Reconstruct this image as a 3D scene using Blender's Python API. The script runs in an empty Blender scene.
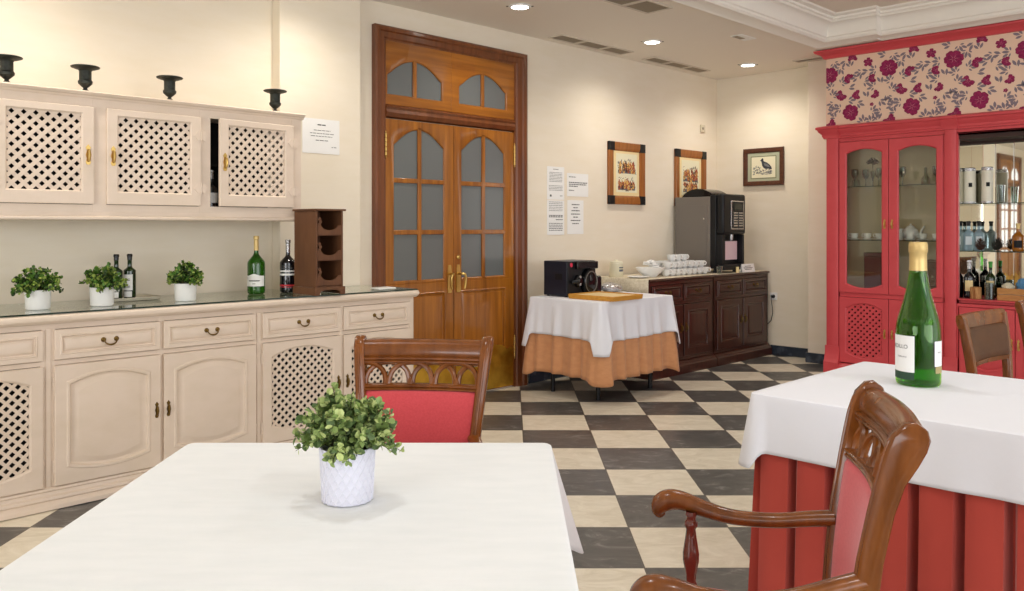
import bpy, bmesh, math, random
from mathutils import Vector, Matrix
random.seed(7)
S = bpy.context.scene
C = S.collection
A = math.atan2(845, 835)
SA, CA = math.sin(A), math.cos(A)
ROT = -(math.pi/2 - A)          # the tile grid and the front table lie at this angle to the walls
PI = math.pi

# ---------------------------------------------------------------- camera
cam = bpy.data.cameras.new('camera'); camo = bpy.data.objects.new('camera', cam); C.objects.link(camo)
camo.location = (0, 0, 1.36); camo.rotation_euler = (PI/2, 0, ROT)
cam.sensor_width = 36; cam.lens = 36*835/1024
cam.shift_x = 2/1024; cam.shift_y = -68.5/1024; cam.clip_start = 0.02
S.camera = camo
# ---------------------------------------------------------------- world, exposure
w = bpy.data.worlds.new('world'); S.world = w; w.use_nodes = True
w.node_tree.nodes['Background'].inputs[0].default_value = (0.93, 0.96, 1.0, 1)
w.node_tree.nodes['Background'].inputs[1].default_value = 1.45
S.view_settings.view_transform = 'Standard'; S.view_settings.look = 'None'
S.view_settings.exposure = -0.04; S.view_settings.gamma = 1.0; S.view_settings.use_curve_mapping = False

def add_light(name, kind, loc, energy, col, size=0.1, rot=(0, 0, 0), spot=None, sy=None):
    l = bpy.data.lights.new(name, kind); l.energy = energy; l.color = col
    if kind == 'AREA':
        l.size = size
        if sy: l.shape = 'RECTANGLE'; l.size_y = sy
    else: l.shadow_soft_size = size
    if spot: l.spot_size = spot; l.spot_blend = 0.9
    o = bpy.data.objects.new(name, l); C.objects.link(o); o.location = loc; o.rotation_euler = rot
    return o
WARM = (1.0, 0.925, 0.82)
NEUT = (0.97, 0.985, 1.0)
ROW = [(1.15, 4.4), (2.8, 4.4), (4.462, 4.41), (6.156, 4.42), (7.725, 4.36)]
for u, v in ROW:
    add_light('downlight_and_fill', 'SPOT', (u, v, 2.985), 40, WARM, 0.05, spot=math.radians(150))
for u, v in [(1.2, 1.9), (3.4, 1.9), (5.6, 1.9), (1.2, -0.6), (3.4, -0.6), (5.6, -0.6)]:  # unseen tray spots without fittings, added to light the room
    add_light('ceiling_fill', 'SPOT', (u, v, 3.17), 45, NEUT, 0.12, spot=math.radians(165))

for u, v in [(-0.5, 4.4), (-2.2, 3.9), (-3.8, 3.9)]:  # unseen spots without fittings, added to brighten the mirrored door
    add_light('downlight_and_fill', 'SPOT', (u, v, 2.985), 40, WARM, 0.05, spot=math.radians(150))
# added fill lights standing in for unseen daylight, behind and left of the viewpoint
add_light('fill_light', 'AREA', (1.5, -3.9, 1.5), 110, (0.95, 0.97, 1.0), 5.0, (math.radians(90), 0, 0), sy=2.2)
add_light('fill_light', 'AREA', (-5.45, 0.6, 1.5), 190, (0.95, 0.97, 1.0), 4.4, (math.radians(90), 0, math.radians(-90)), sy=2.2)
# ---------------------------------------------------------------- helpers
def cw(X, Y, z=0.0): return Vector((X*SA + Y*CA, -X*CA + Y*SA, z))

def box(bm, x0, x1, y0, y1, z0, z1, mi=0):
    v = [bm.verts.new(p) for p in ((x0,y0,z0),(x1,y0,z0),(x1,y1,z0),(x0,y1,z0),(x0,y0,z1),(x1,y0,z1),(x1,y1,z1),(x0,y1,z1))]
    for f in ((3,2,1,0),(4,5,6,7),(0,1,5,4),(1,2,6,5),(2,3,7,6),(3,0,4,7)):
        bm.faces.new([v[i] for i in f]).material_index = mi

def bridge(bm, loops, close=True, cap0=False, cap1=False, mi=0):
    rows = [[bm.verts.new(p) for p in L] for L in loops]
    n = len(rows[0])
    for a, b in zip(rows, rows[1:]):
        for i in range(n if close else n-1):
            j = (i+1) % n
            try: bm.faces.new((a[i], a[j], b[j], b[i])).material_index = mi
            except ValueError: pass
    if cap0: bm.faces.new(rows[0][::-1]).material_index = mi
    if cap1: bm.faces.new(rows[-1]).material_index = mi
    return rows

def tube(bm, pts, r, n=10, cap=True, mi=0, sx=1.0, up=None):
    pts = [Vector(p) for p in pts]
    if not isinstance(r, (list, tuple)): r = [r]*len(pts)
    loops = []; prev = None
    for i, p in enumerate(pts):
        d = (pts[min(i+1, len(pts)-1)] - pts[max(i-1, 0)]).normalized()
        if prev is None:
            ref = Vector(up) if up else (Vector((0,0,1)) if abs(d.z) < 0.9 else Vector((1,0,0)))
        else: ref = prev
        a = (ref - d*ref.dot(d)).normalized(); b = d.cross(a); prev = a
        loops.append([p + (a*math.cos(2*PI*k/n) + b*math.sin(2*PI*k/n)*sx)*r[i] for k in range(n)])
    bridge(bm, loops, True, cap, cap, mi)

def lathe(bm, prof, n=28, c=(0,0,0), mi=0, caps=True, M=None):
    c = Vector(c); loops = []
    for r, z in prof:
        L = [Vector((r*math.cos(2*PI*k/n), r*math.sin(2*PI*k/n), z)) for k in range(n)]
        loops.append([(M @ p if M else p) + c for p in L])
    bridge(bm, loops, True, caps, caps, mi)

def prism(bm, outline, plane, d0, d1, mi=0):
    f = {'xz': lambda a, b, d: (a, d, b), 'yz': lambda a, b, d: (d, a, b), 'xy': lambda a, b, d: (a, b, d)}[plane]
    bridge(bm, [[f(a, b, d0) for a, b in outline], [f(a, b, d1) for a, b in outline]], True, True, True, mi)

def barrel(x0, x1, z0, z1, at=0, ab=0, n=14, y=0, cath=False):
    def s(t):
        q = abs(2*t-1)
        if cath: return (q/0.86)**2.0*0.8 if q < 0.86 else 1.0
        return q*q
    L = [(x0+(x1-x0)*i/n, y, z0 + ab*s(i/n)) for i in range(n+1)]
    L += [(x1-(x1-x0)*i/n, y, z1 - at*s(i/n)) for i in range(n+1)]
    return L

def holed(bm, o, i, yb, yf, cham=0.006, n=14, cath=False, mi=0):
    """door frame: rect o=(x0,x1,z0,z1) with a barrel opening i=(x0,x1,z0,z1,at,ab), back at yb, front at yf (yf<yb)"""
    x0,x1,z0,z1,at,ab = i
    def inn(g, y): return barrel(x0-g, x1+g, z0-g, z1+g, at, ab, n, y, cath)
    O = lambda y, g=0: barrel(o[0]+g, o[1]-g, o[2]+g, o[3]-g, 0, 0, n, y)
    Ls = [O(yb), O(yf+0.003), O(yf, 0.003), inn(cham, yf), inn(cham*0.4, yf+cham*0.5), inn(0, yf+cham), inn(0, yb), O(yb)]
    bridge(bm, Ls, True, mi=mi)

def raised(bm, o, i, yb, yf, mould=0.03, n=14, mi=0):
    """solid door with a moulded raised field"""
    x0,x1,z0,z1,at,ab = i
    def inn(g, y): return barrel(x0+g, x1-g, z0+g, z1-g, at, ab, n, y)
    O = lambda y, g=0: barrel(o[0]+g, o[1]-g, o[2]+g, o[3]-g, 0, 0, n, y)
    m = mould
    Ls = [O(yb), O(yf+0.003), O(yf, 0.003), inn(-0.004, yf), inn(0.001, yf-0.004), inn(m*0.22, yf-0.003), inn(m*0.34, yf+0.008), inn(m*0.55, yf+0.010), inn(m, yf+0.001), inn(m*1.12, yf)]
    bridge(bm, Ls, True, True, True, mi)

def lattice(bm, x0, x1, z0, z1, y, per, wd, th, mi=0):
    h = wd/2
    for sgn in (1, -1):
        yy = y if sgn == 1 else y + th
        k0 = int(math.floor(((z0-x1) if sgn == 1 else (z0+x0))/per))-1
        k1 = int(math.ceil(((z1-x0) if sgn == 1 else (z1+x1))/per))+1
        for k in range(k0, k1+1):
            cc = k*per
            # z = sgn*x + cc
            if sgn == 1: xa = max(x0, z0-cc); xb = min(x1, z1-cc)
            else: xa = max(x0, cc-z1); xb = min(x1, cc-z0)
            if xb - xa < 0.004: continue
            za, zb = sgn*xa+cc, sgn*xb+cc
            d = Vector((xb-xa, 0, zb-za)).normalized(); nn = Vector((-d.z, 0, d.x))*h
            a, b = Vector((xa, 0, za)), Vector((xb, 0, zb))
            q = [a-nn, b-nn, b+nn, a+nn]
            bridge(bm, [[p+Vector((0, yy, 0)) for p in q], [p+Vector((0, yy+th, 0)) for p in q]], True, True, True, mi)

def obj(name, bm, mats, parent=None, loc=(0,0,0), rot=0.0, smooth=38, bev=0, sub=0, solid=0, flip=True):
    bmesh.ops.remove_doubles(bm, verts=bm.verts, dist=1e-5) if flip else None
    if flip: bmesh.ops.recalc_face_normals(bm, faces=bm.faces)
    me = bpy.data.meshes.new(name); bm.to_mesh(me); bm.free()
    for m in (mats if isinstance(mats, (list, tuple)) else [mats]): me.materials.append(m)
    if smooth:
        for p in me.polygons: p.use_smooth = True
        try: me.set_sharp_from_angle(angle=math.radians(smooth))
        except Exception: pass
    o = bpy.data.objects.new(name, me); C.objects.link(o)
    o.location = loc; o.rotation_euler = (0, 0, rot) if not isinstance(rot, (tuple, list)) else rot
    if parent: o.parent = parent
    if solid:
        m = o.modifiers.new('solid', 'SOLIDIFY'); m.thickness = solid; m.offset = -1
    if bev:
        m = o.modifiers.new('bevel', 'BEVEL'); m.width = bev; m.segments = 2; m.limit_method = 'ANGLE'; m.angle_limit = math.radians(40)
    if sub:
        m = o.modifiers.new('sub', 'SUBSURF'); m.levels = sub; m.render_levels = sub
    return o
def B(): return bmesh.new()
def tag(o, label=None, cat=None, group=None, kind=None):
    if label: o['label'] = label
    if cat: o['category'] = cat
    if group: o['group'] = group
    if kind: o['kind'] = kind
    return o
def thing(name, label, cat, loc=(0,0,0), rz=0, group=None):
    o = bpy.data.objects.new(name, None); C.objects.link(o); o.empty_display_size = 0.1
    o.location = loc; o.rotation_euler = (0, 0, rz)
    return tag(o, label, cat, group)
def kids(o): return [c for c in bpy.data.objects if c.parent == o]
def dup(root, loc, rz, label, group=None):
    def cp(o, par):
        c = o.copy(); C.objects.link(c)
        if par: c.parent = par
        for k in kids(o): cp(k, c)
        return c
    r = cp(root, None); r.location = loc; r.rotation_euler = (0, 0, rz); r['label'] = label
    if group: r['group'] = group
    return r
def struct(name, bm, m, parent=None, **k):
    o = obj(name, bm, m, parent, **k)
    if not parent: o['kind'] = 'structure'
    return o
def text(s, size, m, parent, loc, rot=(PI/2, 0, 0), name='lettering', align='CENTER', ext=0.0002, bold=0):
    cu = bpy.data.curves.new(name, 'FONT'); cu.body = s; cu.size = size; cu.align_x = align; cu.align_y = 'CENTER'; cu.extrude = ext; cu.offset = bold
    t = bpy.data.objects.new(name, cu); C.objects.link(t)
    dg = bpy.context.evaluated_depsgraph_get(); me = bpy.data.meshes.new_from_object(t.evaluated_get(dg))
    bpy.data.objects.remove(t); bpy.data.curves.remove(cu)
    me.materials.clear(); me.materials.append(m)
    o = bpy.data.objects.new(name, me); C.objects.link(o); o.location = loc; o.rotation_euler = rot
    if parent: o.parent = parent
    return o

# ---------------------------------------------------------------- materials
def L(c): return tuple(((x/255)/12.92 if x/255 <= 0.04045 else ((x/255+0.055)/1.055)**2.4) for x in c)
def mat(name, rgb, rough=0.5, metal=0, var=None, bump=None, coat=0, trans=0, ior=1.45, emit=None, spec=0.5, sheen=0, alpha=1):
    m = bpy.data.materials.new(name); m.use_nodes = True; nt = m.node_tree; b = nt.nodes['Principled BSDF']
    c = L(rgb) + (1,)
    b.inputs['Base Color'].default_value = c; b.inputs['Roughness'].default_value = rough; b.inputs['Metallic'].default_value = metal
    b.inputs['Coat Weight'].default_value = coat; b.inputs['Coat Roughness'].default_value = 0.08
    b.inputs['Transmission Weight'].default_value = trans; b.inputs['IOR'].default_value = ior
    b.inputs['Specular IOR Level'].default_value = spec; b.inputs['Sheen Weight'].default_value = sheen; b.inputs['Alpha'].default_value = alpha
    if emit: b.inputs['Emission Color'].default_value = L(emit[0])+(1,); b.inputs['Emission Strength'].default_value = emit[1]
    N, K = nt.nodes.new, nt.links.new
    if var or bump:
        tc = N('ShaderNodeTexCoord')
    if var:   # (rgb2, scale xyz, detail, lo, hi)
        rgb2, sc, det, lo, hi = var
        mp = N('ShaderNodeMapping'); mp.inputs['Scale'].default_value = sc if isinstance(sc, tuple) else (sc,)*3
        nz = N('ShaderNodeTexNoise'); nz.inputs['Scale'].default_value = 1; nz.inputs['Detail'].default_value = det; nz.inputs['Roughness'].default_value = 0.6
        rp = N('ShaderNodeMapRange'); rp.inputs['From Min'].default_value = lo; rp.inputs['From Max'].default_value = hi
        mx = N('ShaderNodeMix'); mx.data_type = 'RGBA'; mx.inputs[6].default_value = c; mx.inputs[7].default_value = L(rgb2)+(1,)
        K(tc.outputs['Object'], mp.inputs[0]); K(mp.outputs[0], nz.inputs[0]); K(nz.outputs[0], rp.inputs[0]); K(rp.outputs[0], mx.inputs[0]); K(mx.outputs[2], b.inputs['Base Color'])
    if bump:  # (scale, strength, distance, detail)
        sc, st, ds, det = bump
        mp2 = N('ShaderNodeMapping'); mp2.inputs['Scale'].default_value = sc if isinstance(sc, tuple) else (sc,)*3
        nb = N('ShaderNodeTexNoise'); nb.inputs['Scale'].default_value = 1; nb.inputs['Detail'].default_value = det
        bu = N('ShaderNodeBump'); bu.inputs['Strength'].default_value = st; bu.inputs['Distance'].default_value = ds
        K(tc.outputs['Object'], mp2.inputs[0]); K(mp2.outputs[0], nb.inputs[0]); K(nb.outputs[0], bu.inputs['Height']); K(bu.outputs[0], b.inputs['Normal'])
    return m
M_wall = mat('wall_paint', (236, 226, 208), 0.85, var=((233, 222, 201), (3, 3, 12), 6, 0.35, 0.7), bump=((6, 6, 30), 0.12, 0.004, 5))
M_ceil = mat('ceiling_paint', (236, 229, 217), 0.9)
M_crown = mat('crown_plaster', (240, 234, 224), 0.8)
M_cream = mat('cream_lacquer', (229, 211, 193), 0.45, var=((222, 204, 183), (5, 5, 9), 4, 0.4, 0.75), bump=((90, 90, 9), 0.15, 0.002, 3))
M_void = mat('interior_shade', (30, 25, 22), 0.9)  # near-black colour standing in for the shade inside the cupboards
M_wood = mat('door_oak', (172, 106, 30), 0.28, var=((116, 64, 12), (26, 26, 1.6), 6, 0.3, 0.75), bump=((60, 60, 4), 0.1, 0.001, 3), coat=0.4)
M_wood_h = mat('door_oak_across', (172, 106, 30), 0.28, var=((116, 64, 12), (1.6, 26, 26), 6, 0.3, 0.75), coat=0.4)
M_frame = mat('door_frame_walnut', (126, 70, 34), 0.3, var=((86, 44, 18), (22, 22, 1.5), 5, 0.3, 0.75), coat=0.3)
M_chair = mat('chair_walnut', (132, 74, 26), 0.26, var=((86, 44, 12), (18, 18, 5), 5, 0.3, 0.75), coat=0.25, spec=0.4)
M_rack = mat('rack_wood', (112, 72, 44), 0.6, var=((88, 54, 32), (30, 8, 4), 5, 0.3, 0.75))
M_side = mat('sideboard_mahogany', (74, 32, 20), 0.32, var=((48, 18, 12), (24, 24, 2.5), 5, 0.3, 0.75), coat=0.4)
M_red = mat('red_upholstery', (200, 72, 78), 0.85, var=((190, 62, 68), (160, 160, 160), 2, 0.3, 0.7), bump=(380, 0.3, 0.001, 2), sheen=0.3)
M_pink = mat('coral_lacquer', (208, 76, 82), 0.4, var=((202, 70, 76), (4, 4, 8), 4, 0.4, 0.75))
M_skirt = mat('burgundy_skirt', (180, 64, 50), 0.8, var=((170, 56, 44), (4, 4, 2), 3, 0.3, 0.7), bump=(500, 0.2, 0.001, 1), sheen=0.3)
M_cloth = mat('white_cloth', (236, 239, 241), 0.85, var=((230, 234, 236), (7, 26, 12), 5, 0.35, 0.7), bump=((5, 22, 9), 0.35, 0.004, 6), sheen=0.2)
M_cloth2 = mat('white_linen', (230, 231, 238), 0.85, bump=((9, 9, 7), 0.5, 0.006, 6), sheen=0.2)
M_peach = mat('peach_cloth', (208, 150, 104), 0.85, var=((196, 136, 92), (12, 12, 30), 4, 0.3, 0.7), bump=(300, 0.2, 0.001, 2), sheen=0.2)
M_brass = mat('brass', (206, 172, 100), 0.3, 0.9)
M_brassold = mat('aged_brass', (120, 96, 52), 0.4, 1)
M_kick = mat('brass_sheet', (222, 178, 66), 0.38, 0.8, var=((170, 120, 30), 6, 3, 0.35, 0.7))
M_black = mat('black_plastic', (22, 23, 26), 0.4, spec=0.35)
M_navy = mat('dark_blue_plastic', (22, 26, 40), 0.4)
M_blackg = mat('gloss_black', (14, 14, 16), 0.14, spec=0.4)
M_urn = mat('dark_iron', (42, 44, 40), 0.5, 0.4, var=((62, 66, 58), 40, 3, 0.4, 0.7))
M_grey = mat('machine_grey', (122, 116, 110), 0.42, 0.3)
M_white = mat('white_ceramic', (236, 236, 234), 0.3, bump=(60, 0.1, 0.002, 2))
M_paper = mat('paper', (240, 240, 238), 0.8)
M_ink = mat('ink', (90, 92, 92), 0.9)
M_inkd = mat('black_ink', (30, 30, 32), 0.9)
M_pane = mat('smoked_glass', (104, 108, 108), 0.22, spec=0.7)
M_day = mat('daylit_glass', (230, 236, 240), 0.3, emit=((225, 235, 245), 1.1))
def thin_glass(name, rgb, gloss=0.12, tint=1.0):
    m = bpy.data.materials.new(name); m.use_nodes = True; nt = m.node_tree; N, K = nt.nodes.new, nt.links.new
    nt.nodes.remove(nt.nodes['Principled BSDF']); out = nt.nodes['Material Output']
    tr = N('ShaderNodeBsdfTransparent'); tr.inputs[0].default_value = L(rgb)+(1,)
    g = N('ShaderNodeBsdfGlossy'); g.inputs['Roughness'].default_value = 0.03; g.inputs['Color'].default_value = (1, 1, 1, 1)
    lw = N('ShaderNodeLayerWeight'); lw.inputs[0].default_value = 0.35
    mr = N('ShaderNodeMapRange'); mr.inputs['To Min'].default_value = gloss*0.4; mr.inputs['To Max'].default_value = min(1, gloss*5)
    K(lw.outputs['Facing'], mr.inputs[0])
    mx = N('ShaderNodeMixShader'); K(mr.outputs[0], mx.inputs[0]); K(tr.outputs[0], mx.inputs[1]); K(g.outputs[0], mx.inputs[2]); K(mx.outputs[0], out.inputs[0])
    return m
M_clear = mat('clear_glass', (240, 248, 244), 0.03, trans=1, ior=1.12)
M_sheet = thin_glass('counter_glass', (232, 240, 234), 0.16)
M_edge = mat('glass_edge', (24, 48, 38), 0.1, spec=0.7)
M_mirror = mat('mirror', (225, 222, 212), 0.02, 1)
M_gbottle = thin_glass('green_glass', (196, 236, 96), 0.05)
M_gwine = mat('green_wine', (44, 108, 18), 0.06, spec=0.8, trans=0.55)
M_dkgreen = mat('dark_green_glass', (20, 44, 14), 0.06, spec=0.8)
M_dkbottle = mat('black_glass', (14, 13, 20), 0.06, spec=0.8)
M_gold = mat('gold_foil', (214, 186, 124), 0.42, 0.45, bump=(120, 0.3, 0.001, 3))
M_silver = mat('silver_foil', (190, 190, 192), 0.25, 0.9, bump=(60, 0.8, 0.01, 4))
M_lamp = mat('lamp_lens', (255, 255, 250), 0.4, emit=((255, 252, 240), 16))
M_marble = mat('dark_marble', (46, 54, 66), 0.25, var=((84, 92, 104), 9, 8, 0.5, 0.72))
M_vent = mat('vent_slats', (150, 138, 118), 0.6)
M_ventf = mat('vent_frame', (214, 204, 188), 0.6)
M_yellow = mat('tray_wood', (206, 150, 60), 0.6, var=((190, 132, 46), (3, 30, 30), 4, 0.3, 0.7))
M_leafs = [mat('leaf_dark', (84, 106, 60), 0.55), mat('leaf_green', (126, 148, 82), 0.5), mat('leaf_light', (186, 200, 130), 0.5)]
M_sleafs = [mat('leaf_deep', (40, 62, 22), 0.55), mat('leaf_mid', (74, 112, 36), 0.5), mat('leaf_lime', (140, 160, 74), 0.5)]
M_stem = mat('stem', (70, 70, 40), 0.7)
M_wallpaper = mat('frieze_paper', (234, 202, 178), 0.8)
M_flower = mat('flower_print', (156, 38, 88), 0.8, var=((128, 26, 72), 60, 3, 0.4, 0.6))
M_vein = mat('flower_vein', (206, 140, 150), 0.8)
M_sprig = mat('sprig_print', (132, 118, 128), 0.8)
M_maroon = mat('maroon_box', (88, 22, 28), 0.6)
M_cardboard = mat('crate_wood', (196, 142, 84), 0.7, var=((170, 116, 64), (3, 30, 30), 4, 0.3, 0.7))
M_leather = mat('brown_leather', (92, 58, 30), 0.55, var=((78, 48, 26), 9, 4, 0.3, 0.7))
M_plaster = mat('tray_plaster', (232, 222, 208), 0.9)
M_runner = mat('cream_runner', (222, 212, 190), 0.9, var=((206, 194, 168), 60, 4, 0.4, 0.6))
M_blue = mat('blue_glassware', (90, 140, 180), 0.3)
M_pine = mat('pinecone_brown', (72, 46, 34), 0.8)
M_redl = mat('red_label', (190, 40, 50), 0.6)
M_screen = mat('display', (52, 58, 52), 0.25)
M_pinkp = mat('pink_poster', (240, 214, 222), 0.5)

def floor_mat():
    m = bpy.data.materials.new('checker_tiles'); m.use_nodes = True; nt = m.node_tree; b = nt.nodes['Principled BSDF']
    N, K = nt.nodes.new, nt.links.new
    def mth(op, a, b_=None, c_=None):
        n = N('ShaderNodeMath'); n.operation = op
        for i, x in enumerate((a, b_, c_)):
            if x is None: continue
            if isinstance(x, (int, float)): n.inputs[i].default_value = x
            else: K(x, n.inputs[i])
        return n.outputs[0]
    T = 0.4515
    tc = N('ShaderNodeTexCoord'); sp = N('ShaderNodeSeparateXYZ'); K(tc.outputs['Object'], sp.inputs[0])
    x = mth('DIVIDE', mth('SUBTRACT', sp.outputs[0], 0.5367), T); y = mth('DIVIDE', mth('SUBTRACT', sp.outputs[1], 3.33), T)
    fx, fy = mth('FLOOR', x), mth('FLOOR', y)
    par = mth('FLOORED_MODULO', mth('ADD', fx, fy), 2.0)
    rx, ry = mth('FRACT', x), mth('FRACT', y)
    g = 0.0075
    ex = mth('MINIMUM', rx, mth('SUBTRACT', 1.0, rx)); ey = mth('MINIMUM', ry, mth('SUBTRACT', 1.0, ry))
    grout = mth('LESS_THAN', mth('MINIMUM', ex, ey), g)
    cb = N('ShaderNodeCombineXYZ'); K(mth('MULTIPLY_ADD', fx, 3.7, sp.outputs[0]), cb.inputs[0]); K(mth('MULTIPLY_ADD', fy, 5.3, sp.outputs[1]), cb.inputs[1])
    nz = N('ShaderNodeTexNoise'); nz.inputs['Scale'].default_value = 7; nz.inputs['Detail'].default_value = 9; nz.inputs['Roughness'].default_value = 0.68; nz.inputs['Distortion'].default_value = 1.6
    mpv = N('ShaderNodeMapping'); mpv.inputs['Scale'].default_value = (0.7, 1.3, 1); K(cb.outputs[0], mpv.inputs[0]); K(mpv.outputs[0], nz.inputs[0])
    r1 = N('ShaderNodeValToRGB'); K(nz.outputs[0], r1.inputs[0])
    e = r1.color_ramp.elements; e[0].position = 0.35; e[0].color = L((62, 62, 62))+(1,); e[1].position = 0.72; e[1].color = L((146, 144, 140))+(1,)
    k = r1.color_ramp.elements.new(0.55); k.color = L((84, 83, 81))+(1,)
    r2 = N('ShaderNodeValToRGB'); K(nz.outputs[0], r2.inputs[0])
    e = r2.color_ramp.elements; e[0].position = 0.3; e[0].color = L((204, 194, 172))+(1,); e[1].position = 0.65; e[1].color = L((228, 220, 202))+(1,)
    mx = N('ShaderNodeMix'); mx.data_type = 'RGBA'; K(par, mx.inputs[0]); K(r2.outputs[0], mx.inputs[6]); K(r1.outputs[0], mx.inputs[7])
    m2 = N('ShaderNodeMix'); m2.data_type = 'RGBA'; K(grout, m2.inputs[0]); K(mx.outputs[2], m2.inputs[6]); m2.inputs[7].default_value = L((84, 78, 70))+(1,)
    K(m2.outputs[2], b.inputs['Base Color']); b.inputs['Roughness'].default_value = 0.3; b.inputs['Specular IOR Level'].default_value = 0.4
    bu = N('ShaderNodeBump'); bu.inputs['Strength'].default_value = 0.4; bu.inputs['Distance'].default_value = 0.002; K(mth('SUBTRACT', 1.0, grout), bu.inputs['Height']); K(bu.outputs[0], b.inputs['Normal'])
    return m
M_floor = floor_mat()

# ---------------------------------------------------------------- room shell
U0, U1, V0, V1, ZC = -5.2, 8.28, -4.5, 5.06, 3.02
bm = B(); inv = Matrix.Rotation(-ROT, 3, 'Z')
vs = [bm.verts.new(inv @ Vector(p)) for p in ((U0, V0, 0), (U1+0.12, V0, 0), (U1+0.12, V1+0.12, 0), (U0, V1+0.12, 0))]
fc = bm.faces.new(vs); r = bmesh.ops.extrude_face_region(bm, geom=[fc])
for v in [g for g in r['geom'] if isinstance(g, bmesh.types.BMVert)]: v.co.z -= 0.12
struct('floor', bm, M_floor, rot=ROT, smooth=0)
bm = B(); box(bm, U0, U1+0.12, V1, V1+0.12, 0, 3.3); struct('wall_back', bm, M_wall)
bm = B(); box(bm, U1, U1+0.12, V0, V1, 0, 3.3); struct('wall_right', bm, M_wall)
bm = B(); box(bm, 2.775, 3.408, 4.955, V1, 0, ZC); struct('trim_1', bm, M_wall, bev=0.006)
bm = B(); box(bm, 8.035, U1, -3.0, 3.87, 0, ZC); struct('trim_2', bm, M_wall, bev=0.006)
bm = B()
box(bm, U0-0.12, U0, V0, -1.4, 0, 3.3); box(bm, U0-0.12, U0, 2.6, V1+0.12, 0, 3.3); box(bm, U0-0.12, U0, -1.4, 2.6, 0, 0.4); box(bm, U0-0.12, U0, -1.4, 2.6, 2.6, 3.3)
struct('wall_left', bm, M_wall)
bm = B()
for v in (-1.4, -0.09, 1.23, 2.54): box(bm, U0-0.08, U0-0.02, v, v+0.06, 0.4, 2.6)
box(bm, U0-0.08, U0-0.02, -1.34, 2.54, 0.4, 0.46); box(bm, U0-0.08, U0-0.02, -1.34, 2.54, 2.54, 2.6)
struct('window_1', bm, M_crown)
def skirting(name, x0, x1, y0, y1):
    bm = B(); box(bm, x0, x1, y0, y1, 0, 0.10); struct(name, bm, M_marble, bev=0.004)
skirting('baseboard_right', 8.262, 8.28, 3.87, 4.40)
skirting('baseboard_pilaster', 8.017, 8.035, 3.535, 3.888)
bm = B(); box(bm, 8.035, 8.28, 3.87, 3.888, 0, 0.10); struct('baseboard_return', bm, M_marble)
skirting('baseboard_back', 5.22, 6.09, 5.042, 5.06)
# ceiling: soffit around a raised tray
TU, TV, ZT = 7.50, 3.49, 3.21
bm = B()
box(bm, U0, U1, TV, V1, ZC, ZC+0.28)
box(bm, TU, U1, V0, 2.93, ZC, ZC+0.28); box(bm, TU-0.08, U1, 2.93, TV, ZC, ZC+0.28)
struct('ceiling', bm, M_ceil, smooth=0)
bm = B(); box(bm, U0, TU, V0, TV, ZT, ZT+0.09); struct('ceiling_tray', bm, M_plaster, smooth=0)
prof = [(0.0, ZC), (0.0, ZC-0.012), (0.018, ZC-0.022), (0.035, ZC-0.012), (0.16, ZC-0.010), (0.175, ZC+0.006), (0.178, ZC+0.022), (0.19, ZC+0.03)]
prof += [(0.19+0.085*(1-math.cos(t*PI/2/6)), ZC+0.03+0.10*math.sin(t*PI/2/6)) for t in range(1, 7)]
prof += [(0.285, ZC+0.145), (0.30, ZC+0.15), (0.30, ZC+0.168), (0.335, ZC+0.178), (0.345, ZT)]
bm = B(); loops = []
J = 0.09
for d, z in prof:
    loops.append([Vector(p) for p in ((U0, TV-d, z), (TU-J-d, TV-d, z), (TU-J-d, 2.93-d*0.35, z), (TU-d, 2.93-d*0.35-0.0, z), (TU-d, V0, z))])
bridge(bm, loops, close=False)
struct('trim_3', bm, M_crown, smooth=30)

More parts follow.
